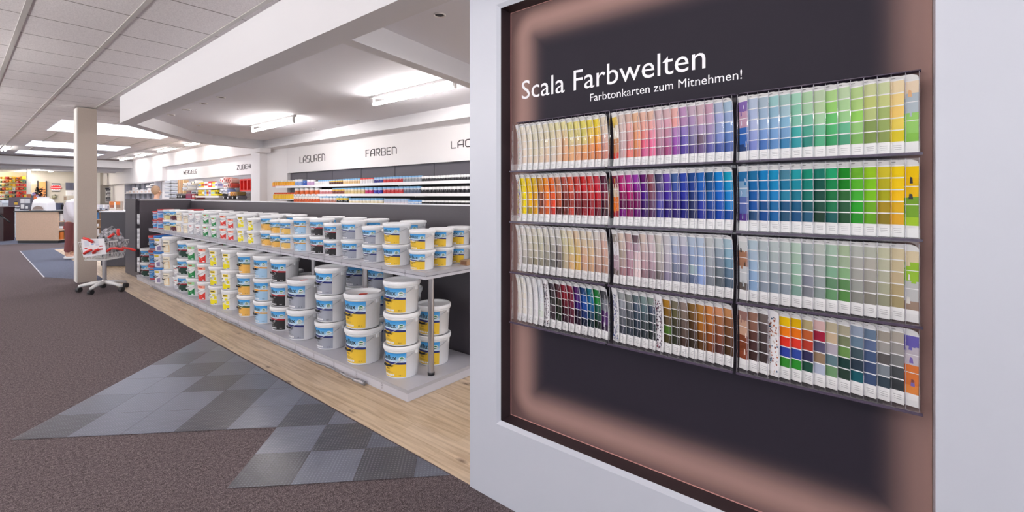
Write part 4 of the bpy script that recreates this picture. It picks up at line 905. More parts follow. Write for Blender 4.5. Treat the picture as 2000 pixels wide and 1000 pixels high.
# ================================================================== TOOL WALL (far right wall, seen over the partition)
def gbox(nm, lab, cat, px0, px1, py0, py1, X, col, grp, band=None, dep=.12):
    a, b = at_x(px0, py1, X), at_x(px1, py0, X); y1, y0 = a.y, b.y
    mb = MB().box(X, X+dep, y0, y1, a.z, b.z, col)
    if band: mb.box(X-.002, X-.0005, y0+(y1-y0)*.08, y1-(y1-y0)*.08, a.z+(b.z-a.z)*.3, a.z+(b.z-a.z)*.7, band); mb.box(X+dep*.1, X+dep*.9, y0-.002, y0-.0005, a.z+(b.z-a.z)*.3, a.z+(b.z-a.z)*.62, band)
    if nm.endswith('packet'): mb.box(X+.02, X+.03, (y0+y1)/2-.02, (y0+y1)/2+.02, b.z, b.z+.02, col)
    return tag(obj(nm, mb, M['goods']), lab, cat, grp)
def groller(lab, px_, py_, r, X, L, col, core, grp):
    p = at_x(px_, py_, X-L); mb = MB().tube([(X-L, p.y, p.z), (X-L+.01, p.y, p.z), (X-.01, p.y, p.z), (X, p.y, p.z)], [r*.9, r, r, r*.9], 14, col)
    mb.tube([(X-L-.002, p.y, p.z), (X-L+.02, p.y, p.z)], r*.5, 10, core); mb.tube([(X-.002, p.y, p.z), (4.575, p.y, p.z)], .008, 6, 'b0b0b4')
    return tag(obj('paint_roller', mb, M['goods']), lab, 'roller', grp)
TW = 'goods on the tool wall'
for k, (a, b, c, d) in enumerate(((386, 426, 367, 4.25), (384, 428, 383, 4.25))):
    p0, p1 = at_x(a, c, d), at_x(b, c, d)
    t = thing('tool_shelf', ['upper short white shelf on the tool wall', 'lower short white shelf on the tool wall'][k], 'shelf', (d, p1.y, p0.z-.03))
    obj('board', MB().box(0, 4.565-d, 0, p0.y-p1.y, 0, .028), M['whiteboard'], t); obj('price_rail', MB().box(-.012, -.0005, 0, p0.y-p1.y, -.01, .035), M['whiteboard'], t)
for c in range(2):
    for r in range(5):
        gbox('blister_packet', 'silvery blister packet on the tool wall, %s row, %s column' % (ORD[r+1], ['left', 'right'][c]), 'packet', 321+14*c, 332.5+14*c, 352+7*r, 357.6+7*r, 4.44, 'd0d2d8', TW, '9aa0b0', .1298)
for k in range(4): gbox('timber_handle', 'pale wooden handle standing on the tool wall, %s from left' % ORD[k+1], 'handle', 347+3.2*k, 349+3.2*k, 352, 378, 4.44, ['d8a87c', 'e8c8a0', 'c8946c', 'e4c090'][k], TW, None, .1298)
cols = ['f4f2ee', 'eef0f8', 'f2ecdc', 'f4f2f0', 'e8ecf4', 'f0eee8']
for k, (x, y) in enumerate(((358, 361), (366, 360), (374, 358), (380, 356), (357, 369), (366, 368))): groller('fluffy white paint roller, %s of the white rollers from left' % ORD[k+1], x, y, .055, 4.45, .2, cols[k], '34384c', TW)
for k, (x0, x1, y0, y1, c, bd, lb) in enumerate(((388, 393, 357, 366.4, 'f0d030', '3c94dc', 'yellow box with blue band'), (393, 399, 356, 366.4, 'f0c828', 'c02828', 'yellow box with red band'), (399, 406, 355, 366.2, 'e8e8ec', 'c43838', 'pale box with red band'), (407, 413, 354, 365.8, 'e4302c', 'f4f4f4', 'red and white box'), (414, 420, 356, 366, 'f4dc30', 'c8c8d8', 'yellow box with pale band'), (420, 425, 356, 366, 'e0dce8', '8878c0', 'lilac packet box'))):
    gbox('product_box', lb+' on the upper tool shelf', 'box', x0, x1, y0, y1, 4.27, c, TW, bd)
for k, (x0, x1, c, bd, lb) in enumerate(((387, 394, 'f4d818', 'd8a020', 'all-yellow box at the left end'), (395, 399, 'f0d020', 'f4f4e0', 'yellow box with white band'), (399.5, 403, 'd0d4e4', '78b4e8', 'grey-blue box'), (403.5, 407, 'f0dc20', 'c02c2c', 'yellow box with red band'), (407.5, 411.5, 'e0d8e8', '9070b8', 'lilac box'), (412, 420, 'f8e000', 'a8d0c8', 'large yellow box with teal band'), (420.5, 424, 'f0d418', '303034', 'yellow box with black band'))):
    gbox('product_box', lb+' on the lower tool shelf', 'box', x0, x1, 371+.3*(k % 2), 381.8, 4.27, c, TW, bd)
for k, (x0, x1, y0, y1, c, bd, lb) in enumerate(((364, 372, 373, 378.4, '8c4048', '5c5058', 'maroon and grey box'), (363, 374, 379, 388.5, '9c2c50', '7c4868', 'crimson box'), (375, 380, 379, 388, 'a82828', 'e8e8e8', 'red carton with white band'), (381, 384, 379, 388, '601820', 'e0d8c0', 'narrow dark red carton'), (374, 384, 373, 378, 'd8dce4', '303848', 'white tub with dark stripe'))):
    gbox('product_box', lb+' low on the tool wall', 'box', x0, x1, y0, y1, 4.36, c, TW, bd, .209)
for k, (x, y, c, cr) in enumerate(((431, 352, 'f0e8e4', 'd83c28'), (434.5, 354, 'f4f0ee', 'c83028'), (438, 350, 'e8c8c0', '8c2420'), (442, 352, 'd89890', '702020'), (446, 352, 'c87060', '601c18'), (450, 353, 'e0b0a4', 'a03028'), (438, 364, 'f4f0ee', 'a82828'), (441.5, 364, 'f0ecea', '7c2420'), (446, 362, 'e8a090', '401818'), (450, 362, 'c84c40', '501818'))):
    groller('red-capped paint roller, %s in the roller display right of the tool shelves' % ORD[k+1], x, y, .06, 4.46, .19, c, cr, TW)
for k in range(5): groller('brown-banded roll, %s of the rolls beside the red trays' % ORD[k+1], 447+3.6*k, 378.6, .05, 4.46, .2, ['e8e4e4', 'd8983c', 'c8903c', 'b07c3c', '8c7440'][k], '7c2c20', TW)
for k in range(5): groller('pale wrapped roll, %s of the low white rolls' % ORD[k+1], 430+3.8*k, 373+1.2*(k % 2), .06, 4.46, .16, ['f0eef2', 'e4e4ec', 'dcdce8', 'f0f0f4', '8ca0d0'][k], '585868', TW)
for k in range(4): groller('dark handled brush, %s in the lowest brush row' % ORD[k+1], 436+9*k, 386, .05, 4.46, .2, ['38383c', '504c52', '2c2c30', '606068'][k], 'e8e8ea', TW)
for k in range(3): groller('black-bristled brush, %s at the left foot of the tool wall' % ORD[k+1], 345+4.4*k, 384, .05, 4.46, .2, '242428', 'e8e8ea', TW)
def tray(k, px0, px1, py0, py1, X):
    a, b = at_x(px0, py1, X), at_x(px1, py0, X); y1, y0, z0, z1 = a.y, b.y, a.z, b.z
    o = [(y0, z0), (y1, z0), (y1, z1), (y0, z1)]; s = .06; i = [(y0+s, z0+.03), (y1-s, z0+.03), (y1-s, z1-.03), (y0+s, z1-.03)]
    mb = MB()
    for q in range(4):
        r_ = (q+1) % 4
        mb.face([(X, *o[q]), (X, *o[r_]), (X, *i[r_]), (X, *i[q])]); mb.face([(X, *i[q]), (X, *i[r_]), (X+.06, *i[r_]), (X+.06, *i[q])]); mb.face([(X, *o[q]), (X+.075, *i[q]), (X+.075, *i[r_]), (X, *o[r_])])
    mb.face([(X+.06, *p) for p in i]); mb.face([(X+.075, *p) for p in i])
    for yy_ in (y0+.05, y1-.05): mb.tube([(X+.01, yy_, z1+.004), (4.572, yy_, z1+.004)], .006, 6)
    for q in range(5): z = z0+.06+q*(z1-z0-.14)/5; mb.box(X+.052, X+.06, y0+s, y1-s, z, z+.012)
    tag(obj('roller_tray', mb, M['red']), 'red plastic roller tray, %s from left beside the pillar' % ORD[k+1], 'tray', 'red roller trays')
for k in range(3): tray(k, 468+7.0*k, 477+7.0*k, 350-.4*k, 373.5, 4.36-.08*k)
# grey pigeon-hole shelf left of the tool wall
p0, p1 = at_x(243, 388, 4.4), at_x(302, 388, 4.4)
su = thing('pigeonhole_shelf', 'grey open shelf unit with narrow compartments below the far white wall', 'shelf unit', (4.4, p1.y, .002)); W = p0.y-p1.y
zt = 1.85
mb = MB().box(0, .19, 0, W, zt-.03, zt).box(0, .19, 0, .03, 0, zt-.03).box(0, .19, W-.03, W, 0, zt-.03)
for z in (1.1, 1.44): mb.box(0, .19, .03, W-.03, z, z+.03)
obj('carcass', mb, M['board'], su); obj('rear_panel', MB().box(.185, .189, .031, W-.031, .05, zt-.031), mat('slate_panel', '70707a', .6), su)
for k in range(1, 6): obj('divider', MB().box(.1, .18, W*k/6-.01, W*k/6+.01, 1.471, zt-.031).box(.1, .18, W*k/6-.01, W*k/6+.01, 1.131, 1.439), M['board'], su)
for k, (x, w, h, z) in enumerate(((248, 4, .06, 0), (253, 5, .1, 0), (260, 7, .13, 0), (260, 6, .08, .131), (268, 5, .11, 0), (276, 6, .12, 0), (283, 7, .09, 0), (290, 6, .16, 0))):
    a, b = at_x(x, 380, 4.44), at_x(x+w, 380, 4.44)
    tag(obj('carton', MB().box(4.41, 4.49, b.y, a.y, 1.4725+z, 1.4725+z+h, ['eceaec', 'f2eef0', 'e6e2e4'][k % 3]).box(4.4085, 4.4095, b.y+.1, a.y-.1, 1.48+z, 1.48+z+h*.5, 'd8c0b4'), M['goods']),
        'white carton, %s from left in the grey pigeonhole shelf' % ORD[k+1], 'carton', 'white cartons in the pigeonhole shelf')
for k, (x, y, r) in enumerate(((290, 366, .11), (298, 363, .12))):
    p = at_x(x, y, 4.42)
    tag(obj('white_roll', MB().tube([(4.42, p.y-.3, 1.69+.07*k), (4.42, p.y, 1.69+.07*k), (4.42, p.y+.2, 1.69+.07*k)], .032, 12, 'f6f2f0'), M['goods']), ['white bundle resting on the cartons near the pillar side', 'uppermost white bundle on the cartons'][k], 'bundle', 'white cartons in the pigeonhole shelf')
# ================================================================== FAR LEFT: COUNTERS, SHELVES, DOOR
def fr(px_, D): return (px_-1000)/F_PX*D
def fz(py_, D): return EYE+(HZ-py_)/F_PX*D
def fthing(nm, lab, cat, px0, D, z=0, grp=None):               # local x to the right, local y away from the entrance
    r = fr(px0, D); return thing(nm, lab, cat, (RT[0]*r+FW[0]*D, RT[1]*r+FW[1]*D, z), -YAW, grp)
def fbox(nm, lab, cat, px0, px1, py0, py1, D, dep, col, grp=None, marks=()):
    """a box with printed patches on its front; marks are (u0, u1, v0, v1, colour) in fractions of the front"""
    r0, r1 = fr(px0, D), fr(px1, D); z1, z0 = fz(py0, D), fz(py1, D); w = r1-r0; h = z1-z0
    mb = MB().box(0, w, 0, dep, 0, h, col)
    for i, (a, b, c, d, cc) in enumerate(marks): mb.box(w*a, w*b, -.006-.001*i, -.0005, h*c, h*d, cc)
    o = obj(nm, mb, M['goods'], None, (RT[0]*r0+FW[0]*D, RT[1]*r0+FW[1]*D, z0), -YAW)
    return tag(o, lab, cat, grp) if lab else o
# beech island counter
D = 13.0; W = fr(113, D)-fr(31, D); H = fz(412, D)
ct = fthing('island_counter', 'beech front island counter with black worktop and open side shelves', 'counter', 31, D, .002)
obj('front_panel', MB().box(0, W, 0, .03, .1, H-.05), M['beech'], ct)
obj('edge_strip', MB().box(-.002, W+.002, -.003, .03, .08, .0995), M['beechedge'], ct); obj('edge_strip', MB().box(-.002, W+.002, -.003, .03, H-.0495, H-.03), M['beechedge'], ct)
obj('plinth', MB().box(.02, W-.02, .03, 1.5, 0, .08), M['black'], ct)
obj('carcass', MB().box(0, .03, .031, 1.5, .081, H-.03).box(.031, W, 1.47, 1.5, .081, H-.03).box(.031, W-.32, .7, .72, .081, H-.03).box(W-.3, W, .031, 1.469, .081, .1).box(W-.3, W, .031, 1.469, .36, .38).box(W-.3, W, .031, 1.469, .6, .62), M['beechedge'], ct)
obj('inner_back', MB().box(W-.32, W-.301, .031, 1.469, .1, H-.03), M['white'], ct)
obj('worktop', MB().box(-.04, W+.04, -.03, 1.53, H-.0295, H), M['black'], ct)
cl = ['d87830', '2c4878', 'e8e4e0', 'd8c090', '4878a8', 'c84830', 'e0a040', '30343c']
for lv in range(3):
    for k in range(7):
        z = (.103, .383, .623)[lv]; y = .08+.19*k
        o = obj('catalogue' if lv != 1 else 'tape_roll', (MB().box(W-.22, W-.01, y, y+.1, z, z+.21, cl[(k*3+lv) % 8]) if lv != 1 else MB().lathe([(.04, 0), (.085, 0), (.085, .09), (.04, .09), (.04, 0)], 16, ['e8e4e4', 'c84438', 'f0f0f0', '6a5c78'][k % 4], cx=W-.1, cy=y+.06)) if lv != 1 else MB().lathe([(.04, z), (.085, z), (.085, z+.09), (.04, z+.09), (.04, z)], 16, ['e8e4e4', 'c84438', 'f0f0f0', '6a5c78'][k % 4], cx=W-.1, cy=y+.06), M['goods'], None, ct.location, -YAW)
        tag(o, '%s, %s from front on the %s side shelf of the beech counter' % (['upright catalogue', 'round tape roll', 'stacked colour folder'][lv], ORD[k+1], ['lowest', 'middle', 'upper'][lv]), 'catalogue' if lv != 1 else 'roll', 'goods in the side of the beech counter')
# things on and behind the island counter
def on_counter(nm, lab, cat, px0, px1, py0, D_, dep, col, marks=(), zb=H+.0025):
    pyb = HZ-(zb-EYE)/D_*F_PX; return fbox(nm, lab, cat, px0, px1, py0, pyb, D_, dep, col, None, marks)
p = fthing('paper_bag', 'crumpled white paper bag standing on the beech counter', 'bag', 61, 13.25, H+.0025)
bw = fr(92, 13.25)-fr(61, 13.25); bh = fz(388, 13.25)-H
mb = MB(); rg = random.Random(4); lv = [(0, 0, 0), (.3, .01, .005), (.6, .015, .01), (.85, .03, .05), (1, .07, .12)]
ring = []
for t_, ix, iy in lv:
    ring.append([(ix*bw+rg.uniform(-.01, .01), iy, t_*bh), (bw*.5+rg.uniform(-.02, .02), iy-.02, t_*bh+.01), (bw*(1-ix)+rg.uniform(-.01, .01), iy, t_*bh), (bw*(1-ix), .26-iy, t_*bh), (bw*.5, .28-iy, t_*bh), (bw*ix, .26-iy, t_*bh)])
for a, b in zip(ring[:-1], ring[1:]):
    for k in range(6): mb.face([a[k], a[(k+1) % 6], b[(k+1) % 6], b[k]], 'f2f0f4')
mb.face(ring[-1], 'e8e6ea'); obj('bag_body', mb, M['goods'], p)
obj('printed_motif', MB().idx([(bw*.12, -.028, .03), (bw*.85, -.028, .03), (bw*.75, -.03, bh*.32), (bw*.45, -.032, bh*.4), (bw*.22, -.03, bh*.28)], [(0, 1, 2, 3, 4)], '9c8880'), M['goods'], p)
on_counter('display_box', 'grey display box with white cards at rear of beech counter', 'box', 39, 60, 386, 13.9, .3, '5c5c68', [(.05, .45, .55, .9, 'e8e8ec'), (.5, .95, .55, .9, 'd8d8e0'), (.1, .4, .1, .45, 'f0f0f2'), (.55, .75, .1, .3, 'f0f0f2')])
on_counter('folder_stack', 'white folder stack topped with orange box behind the paper bag', 'stack', 66, 80, 384, 13.58, .25, 'e6e4e8', [(.0, .45, .8, 1, 'e07038')])
# white shelf counter behind, at the left edge
D2 = 14.8; zt2 = fz(405, D2)
sc = fthing('shelf_counter', 'white shelf counter with dark top and small bottles behind the beech island', 'counter', -16, D2, .002); W2 = fr(31, D2)-fr(-16, D2)
mb = MB().box(0, .03, 0, .4, 0, zt2-.03).box(W2-.03, W2, 0, .4, 0, zt2-.03).box(W2*.55, W2*.55+.03, 0, .4, 0, zt2-.03).box(.03, W2-.03, .37, .4, 0, zt2-.03)
for z in (.1, .4, .7): mb.box(.03, W2*.55, 0.01, .37, z, z+.02).box(W2*.55+.03, W2-.03, .01, .37, z, z+.02)
obj('carcass', mb, M['whiteboard'], sc); obj('worktop', MB().box(-.03, W2+.03, -.03, .43, zt2-.029, zt2), M['black'], sc)
bc = ['3c9c88', '38405c', 'c8d8d4', '2c6c68', 'a83848', 'e8e8ec']
for lv in range(2):
    for k in range(6):
        z = (.1215, .4215)[lv]; x = (.31, .38, .49, .555, .62, .685)[k]
        o = obj('small_bottle', MB().lathe([(0, z), (.027, z), (.027, z+.15), (.012, z+.18), (.012, z+.21), (0, z+.21)], 10, bc[(k*2+lv*3) % 6], cx=x, cy=.1), M['goods'], None, sc.location, -YAW)
        tag(o, 'small coloured bottle, %s from left on the %s board of the white shelf counter' % (ORD[k+1], ['lower', 'upper'][lv]), 'bottle', 'bottles in the white shelf counter')
fbox('maroon_box', 'maroon display box with yellow picture on the white shelf counter', 'box', 17, 38, 385.5, 404.7, 14.85, .3, '6c5c68', None, [(.55, .85, .25, .5, 'f0c040'), (.55, .8, .5, .6, '20202c'), (.0, 1, .0, .12, 'e8e4e8')])
for k, (a, b, y) in enumerate(((-8, 4, 391), (5, 16, 396))): fbox('white_bin', 'white paper bin on the shelf counter, %s' % ['at the very left edge', 'beside the maroon box'][k], 'bin', a, b, y, 404.7, 14.85, .25, ['eef0f6', 'dfe6ee'][k], None, [(.1, .9, .7, .9, 'ccd4e0')])
fbox('orange_carton', 'orange and grey carton raised behind the grey display box', 'box', 52, 66, 379, 456, 16.2, .3, 'd87848', None, [(.62, 1, .3, 1, '5c5c6c')])
st = fthing('umbrella_stand', 'dark reddish stand with slanting rod at the left picture edge', 'stand', -12, 13.6, .002)
hs = fz(406, 13.6); ws = fr(6.5, 13.6)-fr(-12, 13.6)
obj('box', MB().box(0, ws, 0, .3, 0, hs).box(-.01, ws+.01, -.01, .31, hs+.0005, hs+.03), mat('dark_mahogany', '34181c', .4), st)
obj('rod', MB().tube([(ws*.55, -.05, fz(417, 13.6)), (fr(23, 13.6)-fr(-12, 13.6), -.05, fz(434, 13.6))], .02, 8), M['black'], st)
# yellow hook wall with packets
D3 = 18.0; rw = random.Random(21)
hb = fbox('hook_panel', 'pale yellow hook panel covered with coloured packets at the far left', 'panel', -20, 53, 336, 449.6, D3, .05, 'ece2b0')
pc = ['f0c420', 'd83c2c', 'f4d838', 'c83428', 'e8a030', 'f0f0e8', '404858', 'e87830', 'f4e070', '3c7c58']
n = 0
for r in range(7):
    for k in range(8):
        x = -3+7*k+rw.uniform(-.7, .7); y = 345+7.2*r+rw.uniform(-1, 1)
        if x > 48 or (r == 0 and k > 6) : continue
        n += 1; c = pc[rw.randrange(10)]
        if 26 < x < 46 and 2 <= r <= 5: c = 'd8382c' if r % 2 else 'e8483c'
        if 14 < x < 30 and r < 3: c = 'f4cc28'
        fbox('hanging_packet', 'hanging packet, %s from left in the %s row of the yellow hook panel' % (ORD[k+1], ORD[r+1]), 'packet', x, x+rw.uniform(3.8, 5.4), y, y+rw.uniform(3.6, 5.6), D3-.16, .12, c, 'packets on the yellow hook panel', [(.15, .85, .3, .65, pc[rw.randrange(10)])])
# far wall furniture
Yw = 28.19
def wbox(nm, lab, cat, px0, px1, py0, py1, dep, col, grp=None, marks=(), m=None, Y=None):
    Y = Y or Yw; a, b = at_y(px0, py1, Y), at_y(px1, py0, Y); mb = MB().box(a.x, b.x, Y-dep, Y-.001, max(.001, a.z), b.z, col); w = b.x-a.x; h = b.z-a.z
    for i, (p_, q_, r_, s_, c) in enumerate(marks): mb.box(a.x+w*p_, a.x+w*q_, Y-dep-.004-.001*i, Y-dep-.0005, a.z+h*r_, a.z+h*s_, c)
    return tag(obj(nm, mb, m or M['goods']), lab, cat, grp)
dr = obj('door_1', MB().box(at_y(75, 380, Yw).x, at_y(89, 380, Yw).x, Yw-.06, Yw-.001, .001, at_y(75, 355, Yw).z), M['orange']); dr['kind'] = 'structure'
dx0, dx1, dzt = at_y(72.5, 380, Yw).x, at_y(91.5, 380, Yw).x, at_y(75, 353, Yw).z
df = obj('trim_10', MB().box(dx0, at_y(74.8, 380, Yw).x, Yw-.08, Yw-.001, .001, dzt).box(at_y(89.3, 380, Yw).x, dx1, Yw-.08, Yw-.001, .001, dzt), M['dark']); df['kind'] = 'structure'
struct('wall_niche', MB().box(at_y(61, 380, Yw).x, at_y(72, 380, Yw).x, Yw-.03, Yw-.001, .001, at_y(61, 360, Yw).z), mat('tan_wall', 'b09c86', .8))
struct('pillar_far', MB().box(at_y(53, 380, 25).x, at_y(60, 380, 25).x, 25, 25.3, .001, 2.43), M['colwhite'])
pt = wbox('poster', 'small poster with red starburst on the far beige wall', 'poster', 100.5, 117.5, 358, 374, .02, 'e6e4ea', None, [(0, 1, .84, 1, '3a4656'), (0, 1, 0, .12, '5c6068')])
pc_, pr_ = at_y(109, 366.3, Yw), .2
mb = MB(); pts = []
for k in range(28): a = 2*PI*k/28; rr = (1 if k % 2 else .72); pts.append((pc_.x+rr*pr_*1.05*math.cos(a), Yw-.026, pc_.z+rr*pr_*.55*math.sin(a)))
mb.face(pts, 'd02c34'); s_ = obj('starburst', mb, M['goods']); s_.parent = pt
V_, F_, w_ = text2d('SALE', .01)
mb = MB(); mb.box(pc_.x-.16, pc_.x+.16, Yw-.029, Yw-.0265, pc_.z-.02, pc_.z+.02, 'e8b4b8'); k_ = obj('price_strip', mb, M['goods']); k_.parent = pt
wbox('wall_screen', 'dark slate display window on the far wall left of the column', 'screen', 128, 149, 357, 371, .05, '5a5c70', None, [(.45, .5, 0, .8, '2c2c34'), (.7, .74, 0, .6, '2c2c34')])
wbox('white_cupboard', 'low white cupboard below the dark slate display window', 'cupboard', 128, 149, 372, 470, .4, 'e6e6ee', None, [(.47, .5, .05, .95, 'a8a8b4')])
hp = fthing('hanging_planter', 'small dark planter pot with green plant on the far wall', 'planter', 106, 20, fz(388, 20))
obj('pot', MB().lathe([(0, 0), (.05, 0), (.085, .12), (.075, .12), (.065, .08), (0, .08)], 16), mat('sage_pot', '9c9a84', .6), hp)
mb = MB(); rl = random.Random(8)
for k in range(40):
    a = rl.uniform(0, 2*PI); r = rl.uniform(.01, .07); q = Vector((r*math.cos(a), r*math.sin(a), .1+rl.uniform(0, .05))); e = Vector((.05*math.cos(a), .05*math.sin(a), rl.uniform(-.02, .04))); s = Vector((-.018*math.sin(a), .018*math.cos(a), 0))
    mb.face([q-s*.4, q+e*.5-s, q+e*1.4, q+e*.5+s], '33402c')
obj('foliage', mb, M['goods'], hp)
# dark flower display and grey bin between the counters
fd = fthing('flower_display', 'dark leafy flower display with white and violet blossoms behind the counter', 'plant', 84, 15.4, .002)
zf = fz(376, 15.4)
obj('stand', MB().lathe([(0, 0), (.16, 0), (.13, .7), (.17, .75), (.17, .78), (0, .78)], 16, cx=0, cy=0), M['black'], fd)
mb = MB(); rl = random.Random(12)
for k in range(260):
    a = rl.uniform(0, 2*PI); t_ = rl.random(); z = .78+t_*(zf-.78+.15); r = rl.uniform(.03, .19)*(1-.55*t_); cx = .22*(1-t_)-.12
    q = Vector((cx+r*math.cos(a), r*math.sin(a), z)); e = Vector((.06*math.cos(a), .06*math.sin(a), rl.uniform(-.03, .06))); s = Vector((-.035*math.sin(a), .035*math.cos(a), .01))
    mb.face([q-s*.4, q+e*.5-s, q+e*1.3, q+e*.5+s], rl.choice(['1c1c20', '26222a', '202822']))
obj('foliage', mb, M['goods'], fd)
mb = MB()
for k in range(16):
    t_ = rl.random(); a = rl.uniform(-2.4, -.7); r = .2*(1-.4*t_); c = Vector((.22*(1-t_)-.12+r*math.cos(a), r*math.sin(a)-.05, .85+t_*(zf-.85)))
    for q in range(6): b = q*PI/3; mb.face([c, c+Vector((.05*math.cos(b-.4), -.01, .05*math.sin(b-.4))), c+Vector((.06*math.cos(b), -.02, .06*math.sin(b))), c+Vector((.05*math.cos(b+.4), -.01, .05*math.sin(b+.4)))], ['f0eef4', '8a70b8', 'c8b8dc'][k % 3])
obj('blossoms', mb, M['goods'], fd)
fbox('grey_bin', 'blue-grey storage bin right of the flower display', 'bin', 99, 113, 396.5, 412, 16, .4, '6c7088', None, [(0, 1, .9, 1, '585c70')])
fbox('bin_pedestal', 'white pedestal carrying the blue-grey storage bin', 'pedestal', 97, 115, 412.2, 458, 16, .42, 'd8d4d4')
fbox('plush_stack', 'pile of beige goods beside the person', 'goods', 124, 134, 382, 400, 16.05, .3, 'd8ccb8', None, [(.1, .6, .5, .9, 'b89c80'), (.5, .9, .1, .5, 'f0ece4')])
fbox('goods_pedestal', 'black sloping pedestal under the beige goods', 'pedestal', 119, 134, 400.2, 457, 16.05, .32, '242428')
# dark counter right of the column with brochures
D4 = 8.65; zt4 = fz(412.5, D4)
dc = fthing('service_counter', 'anthracite service counter with white top edge behind the basket trolley', 'counter', 197, D4, .003); W4 = fr(252, D4)-fr(197, D4)
obj('front_panel', MB().box(0, W4, 0, .03, .02, zt4-.02), mat('anthracite_front', '38363e', .5, noise=.05, nscale=200), dc)
L4 = 2.0; cx, cy = 0, 0
obj('side_panel', MB().idx([(-.002, 0, .02), (-.3, 1.6, .02), (-.3, 1.6, zt4-.02), (-.002, 0, zt4-.02), (.03, .031, .02), (-.26, 1.6, .02), (-.26, 1.6, zt4-.02), (.03, .031, zt4-.02)], [(0, 1, 2, 3)[::-1], (4, 5, 6, 7), (0, 4, 5, 1), (3, 2, 6, 7), (1, 5, 6, 2), (0, 3, 7, 4)]), mat('slate_side', '5a5a66', .5), dc)
obj('worktop', MB().prism([(-.02, -.02), (W4+.02, -.02), (W4+.02, 1.62), (-.33, 1.62)], zt4-.0195, zt4), M['whiteboard'], dc)
obj('plinth', MB().box(.03, W4, .032, .1, 0, .0195), M['black'], dc)
ll = emit('plinth_glow', 'ffe0a0', 1.5)
obj('light_strip', MB().idx([(-.02, .05, .25), (-.05, .22, .25), (-.05, .22, .62), (-.02, .05, .62)], [(0, 1, 2, 3)]), mat('cream_panel', 'f0deb4', .5), dc)
def counter_item(nm, lab, cat, px0, px1, py0, D_, dep, col, marks=(), z=None):
    zb = (zt4+.0035) if z is None else z; return fbox(nm, lab, cat, px0, px1, py0, HZ-(zb-EYE)/D_*F_PX, D_, dep, col, None, marks)
counter_item('picture_display', 'orange interior picture display on the service counter', 'display', 213, 236, 393, 9.0, .06, 'c4b4a4', [(.05, .95, .6, .97, 'e07c34'), (.1, .4, .3, .6, 'b06848'), (.45, .6, .1, .9, 'f0ece8'), (.65, .95, .25, .6, '8c6c58'), (.1, .5, .05, .28, 'e8dcd0')])
for k in range(5): counter_item('brochure_stack', 'stack of white brochures on the service counter, %s from the column' % ORD[k+1], 'brochures', 184+5.4*k, 188.6+5.4*k, 400+1.5*((k*2) % 3), 9.3-.05*k, .2, ['e8e4ea', 'f2f0f4', 'c8ccd8', 'f4f2f4', 'dcd8e0'][k], [(.1, .9, .1, .4, ['48485c', 'c8c0c8', '585868', 'b0b8c8', '3c3c4c'][k])])
# white racks with dark goods on the far wall right of the column
rk = wbox('wall_rack', 'white rack with rows of dark packets on the far wall', 'rack', 205.5, 229, 366, 396, .12, 'e6e6ec')
for r in range(6):
    for k in range(2):
        wbox('stacked_pack', 'dark and white pack, %s row, %s stack of the far wall rack' % (ORD[r+1], ['left', 'right'][k]), 'pack', 206.5+11*k, 215+11*k, 370+4*r, 372.6+4*r, .22, ['50505c', 'd8d8de', '6c6874', 'e8e6ea', '3c3c48', '84808c'][(r+k) % 6], 'packs in the far wall rack', [(.1, .9, .3, .6, ['c8c8d0', '60606c'][(r+k) % 2])], None, Yw-.122)
for k, (c) in enumerate(('d03838', 'e89030', 'f0c440')): wbox('coloured_pack', '%s pack at the right end of the far wall rack' % ['red', 'orange', 'yellow'][k], 'pack', 226.3, 229.2, 377+4*k, 380.4+4*k, .22, c, 'packs in the far wall rack', (), None, Yw-.122)
wbox('rack_header', 'dark header board over the far wall rack', 'sign', 205.5, 229, 366.8, 370, .03, '34343e', None, [(.3, .75, .35, .65, 'e8e8f0')], None, Yw-.345)
struct('pillar_rear', MB().box(at_y(186.5, 380, 27).x, at_y(195.5, 380, 27).x, 27, 27.3, .001, 2.43), M['colwhite'])
wbox('dark_unit', 'grey-violet shelving glimpsed right beside the taupe column', 'shelving', 178, 186, 358, 470, .2, '5c5866', None, [(.1, .9, .1, .3, '8c8894'), (.1, .9, .45, .6, 'a8a4ac')])

# ================================================================== BASKET TROLLEY
Dt = 6.45; tr = fthing('basket_trolley', 'white wire basket trolley on chrome pole with five-arm caster base', 'trolley', 204, Dt, .0)
def tl(px_, py_, d): return ((px_-204)*(Dt+d)/F_PX + (204-1000)/F_PX*d, d, EYE+(HZ-py_)/F_PX*(Dt+d))
for k, (x, y) in enumerate(((-.257, -.11), (.054, -.27), (.30, -.07), (.115, .22), (-.19, .19))):
    a = obj('base_arm', MB().tube([(0, 0, .125), (x*.5, y*.5, .115), (x, y, .085)], [.03, .025, .02], 8), M['wirewhite'], tr)
    c = obj('caster', MB().tube([(x-.022, y, .036), (x+.022, y, .036)], .0335, 14), M['rubber'], a); c.parent = a
    obj('fork', MB().tube([(x, y, .068), (x, y, .088)], .012, 8), M['metalgrey'], a)
obj('pole', MB().lathe([(.024, .1), (.024, .46)], 18).lathe([(.03, .0985), (.034, .15), (.024, .16)], 18), M['chrome'], tr)
def rim(w, d, z): return [(-w, -d, z), (w, -d, z), (w, d, z), (-w, d, z), (-w, -d, z)]
mb = MB(); zb, zt_ = .455, .705
lev = [(0, .14, .15), (.33, .152, .168), (.66, .164, .186), (1, .175, .205)]
for t_, w, d in lev: mb.tube(rim(w, d, zb+t_*(zt_-zb)), .006 if t_ in (0, 1) else .003, 6)
def side(u, t_):                                                    # u walks round the rim
    w = .14+.035*t_; d = .15+.055*t_; per = [(-w, -d), (w, -d), (w, d), (-w, d)]; q = int(u) % 4; f = u-int(u)
    a, b = per[q], per[(q+1) % 4]; return (a[0]+(b[0]-a[0])*f, a[1]+(b[1]-a[1])*f, zb+t_*(zt_-zb))
